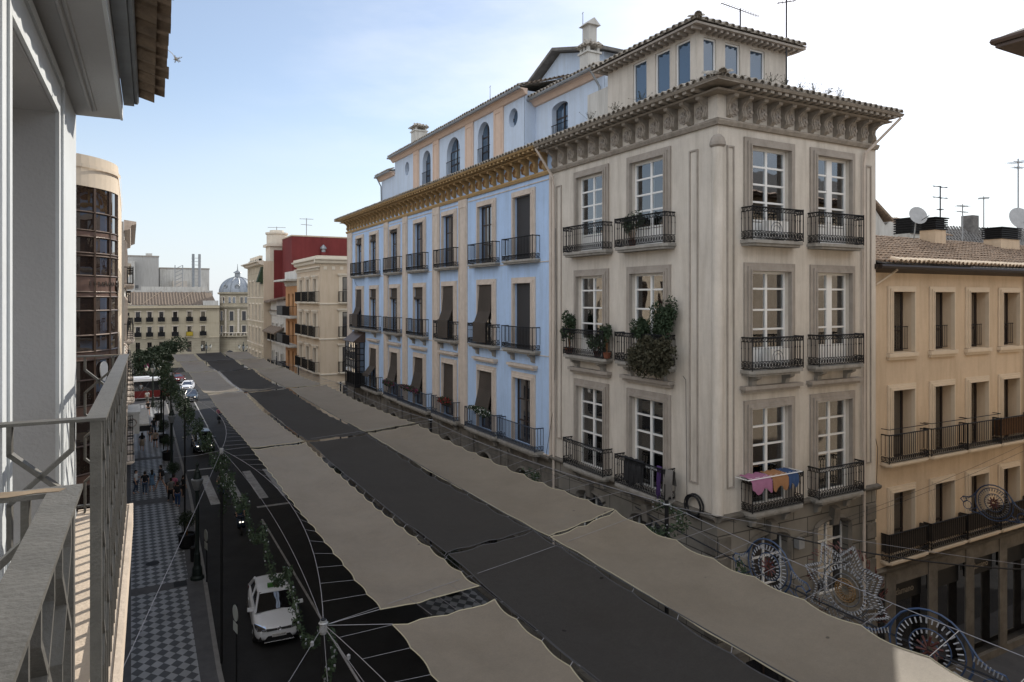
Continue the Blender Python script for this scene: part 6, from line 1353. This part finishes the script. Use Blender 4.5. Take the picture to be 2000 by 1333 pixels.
        b = MB(); b.box(sx*hw*.78-.12, sx*hw*.78+.12, r-.05, r+.02, .78, .95); b.build('tail_light', 'car_red', t)
        b = MB(); b.prism([(sx*hw*.66, .28), (sx*hw*.86, .30), (sx*hw*.74, .46)], f+.04, f+.12, 'y'); b.build('fog_lamp', 'black_plastic', t)
        b = MB(); b.box(sx*(hw+.002)-.012, sx*(hw+.002)+.012, -.25, -.08, .80, .83); b.box(sx*(hw+.002)-.012, sx*(hw+.002)+.012, .75, .92, .82, .85); b.build('door_handle', paint, t)
    b = MB(); b.hexa([(-hw*.5, f-.01, .64), (hw*.5, f-.01, .64), (hw*.5, f+.1, .66), (-hw*.5, f+.1, .66), (-hw*.5, f+.02, .70), (hw*.5, f+.02, .70), (hw*.5, f+.12, .72), (-hw*.5, f+.12, .72)]); b.build('grille', 'black_plastic', t)
    b = MB(); b.hexa([(-hw*.62, f-.02, .24), (hw*.62, f-.02, .24), (hw*.62, f+.1, .24), (-hw*.62, f+.1, .24), (-hw*.45, f-.03, .46), (hw*.45, f-.03, .46), (hw*.45, f+.08, .46), (-hw*.45, f+.08, .46)]); b.build('air_intake', 'black_plastic', t)
    b = MB(); b.tube([(-hw*.6, f-.03, .25), (hw*.6, f-.03, .25)], .015, 5); b.build('chrome_strip', 'chrome', t)
    b = MB(); b.ring((0, f-.01, .70), .07, .014, 'y', 12); b.box(-.012, .012, f-.02, f, .64, .76); b.build('badge', 'chrome', t)
    b = MB(); b.box(-.26, .26, f-.055, f-.035, .43, .54); pl = b.build('number_plate', 'plate', t)
    if plate: text3d('plate_text', plate, .10, 'letter_dark', pl, (0, f-.057, .45), (R(90), 0, 0), .002)
    b = MB(); b.hexa([(-g0*.97, yA-.035, zb+.01), (-g0*.9, yA-.035, zb+.01), (-g0*.9, yA, zb+.02), (-g0*.97, yA, zb+.02), (.3, yA-.02, zb+.05), (.32, yA-.02, zb+.05), (.32, yA, zb+.06), (.3, yA, zb+.06)]); b.build('wiper', 'black_plastic', t)
    b = MB(); b.tube([(0, yC-.1, hgt+.0), (0, yC+.12, hgt+.22)], .008, 4); b.build('aerial', 'black_plastic', t)
    if taxi:
        b = MB(); b.box(-.22, .22, yB+.2, yB+.36, hgt+.0, hgt+.14); s_ = b.build('taxi_sign', 'green_sign', t); b = MB(); b.box(.02, .21, yB+.19, yB+.37, hgt+.02, hgt+.12); b.build('taxi_light', 'tinsel', s_)
    return t
tx = car('white taxi hatchback with a green and red roof sign driving toward the viewer', 5.6, 32.45, R(-4), 4.3, 1.80, 1.48, 'car_white', taxi=True, front_lights=False, plate='2114 HWP', cat='taxi', name='taxi'); tx.scale = (1.09, 1.09, 1.09)
car('dark off-road car with headlights on just beyond the zebra crossing', 6.1, 73.3, R(-1), 4.6, 1.88, 1.75, 'car_dark', suv=True, name='dark_car')
car('silver car third in the line of traffic under the awning edge', 7.6, 109, R(-6), 4.3, 1.78, 1.45, 'car_dark', name='silver_car')
car('white car fourth in the line of traffic by the bus', 7.9, 121, R(-10), 4.3, 1.78, 1.45, 'car_white', name='white_car')
car('red car farthest in the line of traffic near the bus', 7.0, 134, R(20), 4.3, 1.78, 1.45, 'car_red', name='red_car')
t = thing('bus', 'long white roofed bus with red lower sides crossing at the end of the street', 'bus', (.4, 113, -.12), R(4)); b = MB(); b.box(-6, 4.6, -1.25, 1.25, .35, 1.35); b.build('body', 'car_red', t); b = MB(); b.box(-6, 4.6, -1.22, 1.22, 1.35, 2.7); b.build('windows', 'glass_dark', t); b = MB(); b.box(-6.02, 4.62, -1.27, 1.27, 2.7, 3.05); b.box(-4, 2, -.9, .9, 3.05, 3.25); b.build('roof', 'car_white', t)
b = MB()
for x in (-4.3, 3.6): b.M = Matrix.Translation((x, -1.2, .42)) @ Matrix.Rotation(R(90), 4, 'X'); b.lathe([(.45, -.15), (.45, .15)], n=12)
b.build('wheel', 'tyre', t)
def scooter(label, plabel, x, y, rz, top, light=True):
    t = thing('scooter', label, 'scooter', (x, y, -.12), rz)
    for yy in (-.62, .62):
        b = MB(Matrix.Translation((0, yy, .24)) @ Matrix.Rotation(R(90), 4, 'Y')); b.lathe([(.12, -.05), (.24, -.05), (.24, .05), (.12, .05)], n=14); b.build('wheel', 'tyre', t)
    b = MB(); secs = []
    for yy, w_, z0, z1 in ((-.52, .10, .5, .62), (-.42, .2, .45, 1.0), (-.30, .22, .35, .9), (-.2, .16, .28, .36), (.15, .16, .28, .40), (.25, .17, .3, .72), (.6, .16, .4, .80), (.85, .08, .55, .78)): secs.append([(-w_, yy, z0), (-w_*1.05, yy, (z0+z1)/2), (-w_*.8, yy, z1), (w_*.8, yy, z1), (w_*1.05, yy, (z0+z1)/2), (w_, yy, z0)])
    loft(b, secs); b.build('body', 'car_dark', t, smooth=True)
    b = MB(); b.hexa([(-.13, .1, .76), (.13, .1, .76), (.1, .8, .82), (-.1, .8, .82), (-.12, .12, .84), (.12, .12, .84), (.09, .78, .88), (-.09, .78, .88)]); b.build('seat', 'black_plastic', t)
    b = MB(); b.tube([(-.33, -.30, 1.06), (-.15, -.42, 1.02), (.15, -.42, 1.02), (.33, -.30, 1.06)], .018, 6); b.tube([(0, -.42, 1.0), (0, -.6, .3)], .03, 6); b.build('handlebar', 'iron', t)
    for sx in (-1, 1):
        b = MB(); b.box(sx*.08-.045, sx*.08+.045, -.55, -.51, .74, .80); b.build('headlight', 'lamp_on' if light else 'chrome', t)
        b = MB(); b.tube([(sx*.25, -.36, 1.04), (sx*.34, -.38, 1.22)], .008, 4); b.box(sx*.34-.06, sx*.34+.06, -.39, -.37, 1.2, 1.28); b.build('mirror', 'black_plastic', t)
    p = person(plabel, x, y, rz, 'ride', top, 'denim', 'trousers'); p.location = (x-math.sin(rz)*.28*0, y+.28, -.12); 
    b = MB(); b.lathe([(.02, 1.82), (.09, 1.79), (.135, 1.70), (.14, 1.62), (.12, 1.54)], n=14); tag(b.build('helmet', 'black_plastic', None, (x, y+.26, -.12), 0), 'dark helmet worn by the '+plabel.replace('person ', 'rider '), 'helmet')
scooter('dark scooter with two lit headlights ahead of the taxi lane', 'person in blue riding the nearer scooter', 6.0, 46.0, R(-3), 'laundry_blue')
scooter('scooter on the zebra crossing stripes', 'person in grey riding the scooter over the crossing', 5.75, 54.5, R(-2), 'cloth_grey', False)
scooter('small distant scooter beside the awning edge', 'person in red riding the distant scooter', 9.1, 88, R(-6), 'cloth_pink', False)
# ================================================================ street furniture
def lamp(label, x, y, lanterns=False):
    t = thing('street_lamp', label, 'street lamp', (x, y, 0), 0, 'cast iron street lamps on the left pavement'); b = MB()
    b.lathe([(.34, 0), (.34, .12), (.26, .2), (.24, .55), (.17, .7), (.15, 1.3), (.12, 1.35), (.10, 1.5), (.085, 4.4), (.12, 4.45), (.12, 4.55)], n=14); b.build('post', 'lamp_iron', t)
    b = MB(); b.lathe([(.12, 4.55), (.20, 4.75), (.29, 5.05), (.29, 5.12), (.2, 5.14)], n=14); b.build('capital', 'zinc', t)
    b = MB(); b.lathe([(.2, 5.12), (.22, 5.2), (.17, 5.35), (.14, 5.45), (.17, 5.5), (.08, 5.62), (.05, 5.75), (.09, 5.85), (.05, 5.95), (.01, 6.05)], n=10); b.build('finial', 'lamp_iron', t)
    if lanterns:
        for sx in (-1, 1):
            b = MB(); b.tube([(0, 0, 4.4), (sx*.3, 0, 4.2), (sx*.7, 0, 4.5), (sx*.75, 0, 4.8)], .03, 5); b.build('arm', 'lamp_iron', t)
            b = MB(); b.lathe([(.1, 4.8), (.22, 5.2), (.2, 5.22)], (sx*.75, 0, 0), 6); ln = b.build('lantern', 'lantern_glass', t); b = MB(); b.lathe([(.25, 5.22), (.1, 5.4), (.02, 5.55)], (sx*.75, 0, 0), 6); b.build('lantern_cap', 'lamp_iron', ln)
    return t
lamp('dark green lamp post with urn top standing nearest by the diamond paving', 3.0, 39.1)
lamp('dark lamp post with pale urn beyond the group of people', 2.85, 61.2)
lamp('third dark lamp post along the left planters', 2.9, 84)
lamp('far lamp post with white lanterns among the garlands', 2.6, 104, True)
lamp('two lantern lamp in front of the far cream building', 12.8, 146, True); lamp('lantern lamp by the purple flowers before the round tower', 19.0, 142, True)
def planter(label, x, y, h=1.0, r=.5, m='leaf'):
    t = thing('topiary_planter', label, 'planter', (x, y, 0), 0, 'potted topiary bushes along the kerb'); b = MB(); b.lathe([(.30, 0), (.42, .1), (.45, .7), (.5, .74), (.5, .8), (.42, .8), (.4, .7)], n=16); b.build('tub', 'iron', t)
    b = MB(); b.tube([(0, 0, .7), (.02, 0, 1.5)], .04, 6); b.build('stem', 'wood_brown', t); b = MB()
    for k in range(1500):
        v = Vector((random.gauss(0, 1), random.gauss(0, 1), random.gauss(0, 1))).normalized()*random.random()**.35*(r*(1+.16*math.sin(k*1.7))); b.leaf((v.x, v.y, 1.35+h*.5+v.z*.85), .09)
    b.build('foliage', m, t)
planter('round topiary bush in a black tub nearest, left of the lamp post', 2.85, 44.3, .55, .55, 'leaf_tree')
planter('second round topiary bush in a black tub, behind the dark dressed people', 2.75, 57.2); planter('third topiary bush in a black tub by the kerb', 2.9, 69.0, .8, .6); planter('fourth topiary bush in a black tub by the kerb', 2.9, 77.5, .8, .6); planter('fifth topiary bush in a tub farther along the kerb', 2.9, 92, .8, .7)
planter('topiary bush seen through the gap between the awnings', 13.7, 31.2, .5, .7, 'leaf_tree'); planter('topiary bush on the right pavement below the awnings farther on', 13.7, 52, .5, .6, 'leaf_tree')
b = MB(); b.lathe([(.18, 0), (.20, .7), (.22, .75), (.16, .8)], n=12); tag(b.build('litter_bin', 'iron', None, (3.05, 41.8, 0)), 'small dark litter bin beside the nearest topiary tub', 'bin')
b = MB(); b.lathe([(.24, 0), (.26, .9), (.3, .95), (.3, 1.0), (.05, 1.0)], n=12); tag(b.build('litter_bin', 'zinc', None, (2.55, 60.0, 0)), 'pale rimmed bin by the second topiary tub', 'bin')
def sign(label, x, y, rz, h, rect=True):
    t = thing('road_sign', label, 'road sign', (x, y, 0), rz); b = MB(); b.tube([(0, .04, 0), (0, .04, h)], .03, 6); b.build('post', 'iron', t)
    b = MB(Matrix.Translation((0, 0, h-.32)) @ Matrix.Rotation(R(90), 4, 'X')); b.lathe([(.30, -.01), (.30, .01)], n=24); b.build('disc', 'sign_face', t)
    b = MB(); b.box(-.24, .24, -.01, .01, h-1.02, h-.68); b.build('panel', 'sign_face', t)
sign('pole with a round sign disc and small panel seen edge on beside the taxi', 3.45, 27.9, R(-80), 2.9)
sign('round sign and panel edge on beside the nearest lamp post', 3.35, 38.4, R(-80), 2.7)
b = MB(); b.lathe([(.34, .005), (.34, .012)], n=24); tag(b.build('manhole_cover', 'iron', None, (1.05, 42.5, 0)), 'round dark manhole cover in the diamond paving', 'manhole cover')
b = MB(); b.box(-.3, .3, -.35, .35, .005, .012); tag(b.build('drain_cover', 'iron', None, (2.2, 38.8, 0)), 'square dark drain cover in the pavement by the lamp base', 'drain cover')
# trees in the far square
def tree(label, x, y, h, r, n, size, m='leaf_tree', bloom=None):
    t = thing('tree', label, 'tree', (x, y, 0)); b = MB(); b.tube([(0, 0, 0), (.1, 0, h*.3), (0, .1, h*.55)], [.28, .2, .12], 8); limbs = []
    cl = []
    for k in range(16):
        a = k*2.4; rr = r*random.uniform(.25, .75); zz = h*.28+random.random()*h*.58; cl.append((rr*math.cos(a), rr*math.sin(a), zz, r*random.uniform(.28, .48)))
        b.tube([(0, 0, h*.35), (rr*.4*math.cos(a), rr*.4*math.sin(a), (h*.35+zz)/2), cl[-1][:3]], [.1, .07, .03], 5)
    b.build('trunk', 'wood_brown', t); b = MB(); bl = MB()
    for k in range(n):
        q = random.choice(cl); v = Vector((random.gauss(0, 1), random.gauss(0, 1), random.gauss(0, 1))).normalized()*random.random()**.4*q[3]; p = (q[0]+v.x, q[1]+v.y, q[2]+v.z*.75)
        (bl if bloom and random.random() < .6 else b).leaf(p, size*random.uniform(.6, 1.3))
    b.build('crown', m, t)
    if bloom: bl.build('blossom', bloom, t)
tree('wide dark tree in the square in front of the far cream building', 4.4, 140, 7.4, 4.8, 7000, .5); tree('smaller dark tree at the left end of the far square', 1.8, 128, 5.6, 2.6, 2600, .4)
tree('low green tree behind the parked bus', 3.0, 119, 3.9, 2.3, 1500, .35); tree('purple flowering shrub before the round tower', 18.2, 124, 6.0, 1.3, 700, .35, 'leaf_tree', 'bloom')
tree('green tree top beside the stone faced block', 15.3, 112, 4.6, 2.0, 1200, .35); tree('purple bougainvillea clump left of the far lanterns', 2.4, 122, 4.6, 1.0, 500, .35, 'leaf_tree', 'bloom')
# weeds growing on the grey eave
for i in range(9):
    x = 16.5+i*.62 if i < 6 else 14.3; y = 14.25 if i < 6 else 17.5+(i-6)*1.4; b = MB()
    for k in range(26): q = Vector((random.gauss(0, .12), random.gauss(0, .12), random.uniform(.05, .25))); b.tube([(q.x*.3, q.y*.3, 0), q], .004, 3); b.leaf(q, .06)
    side = ('right', 'left')[i >= 6]
    nth = ('first', 'second', 'third', 'fourth', 'fifth', 'sixth')[i if i < 6 else i-6]; lab = f'{nth} dry weed tuft from the corner on the {side} eave of the grey building'
    tag(b.build('dry_weed', 'leaf_dry', None, (x, y, 20.75)), lab, 'weed', 'dry weeds on the grey eave, '+side)

for l_, P, m in (('thin loose cable hanging down the left edge of the grey front', [(14.93, 23.6, 17.2), (14.9, 23.5, 13), (14.92, 23.75, 10), (14.9, 24.3, 7.9)], 'rope_dark'), ('thin cable dropping from the overgrown balcony to the plinth', [(14.95, 16.3, 12.0), (14.93, 16.15, 11.9), (14.95, 16.12, 8.2)], 'rope_dark'), ('reddish cable running down beside the tan building drainpipe', [(22.5, 15.05, 14.6), (22.48, 15.08, 10), (22.7, 15.05, 9.2), (22.52, 15.08, 5)], 'cable_black'), ('thin cable trailing under the first blue balcony', [(14.95, 52.5, 16.0), (14.95, 51.8, 15.4), (14.95, 51.2, 15.3)], 'rope_dark')):
    cable(l_, P, .012, m)
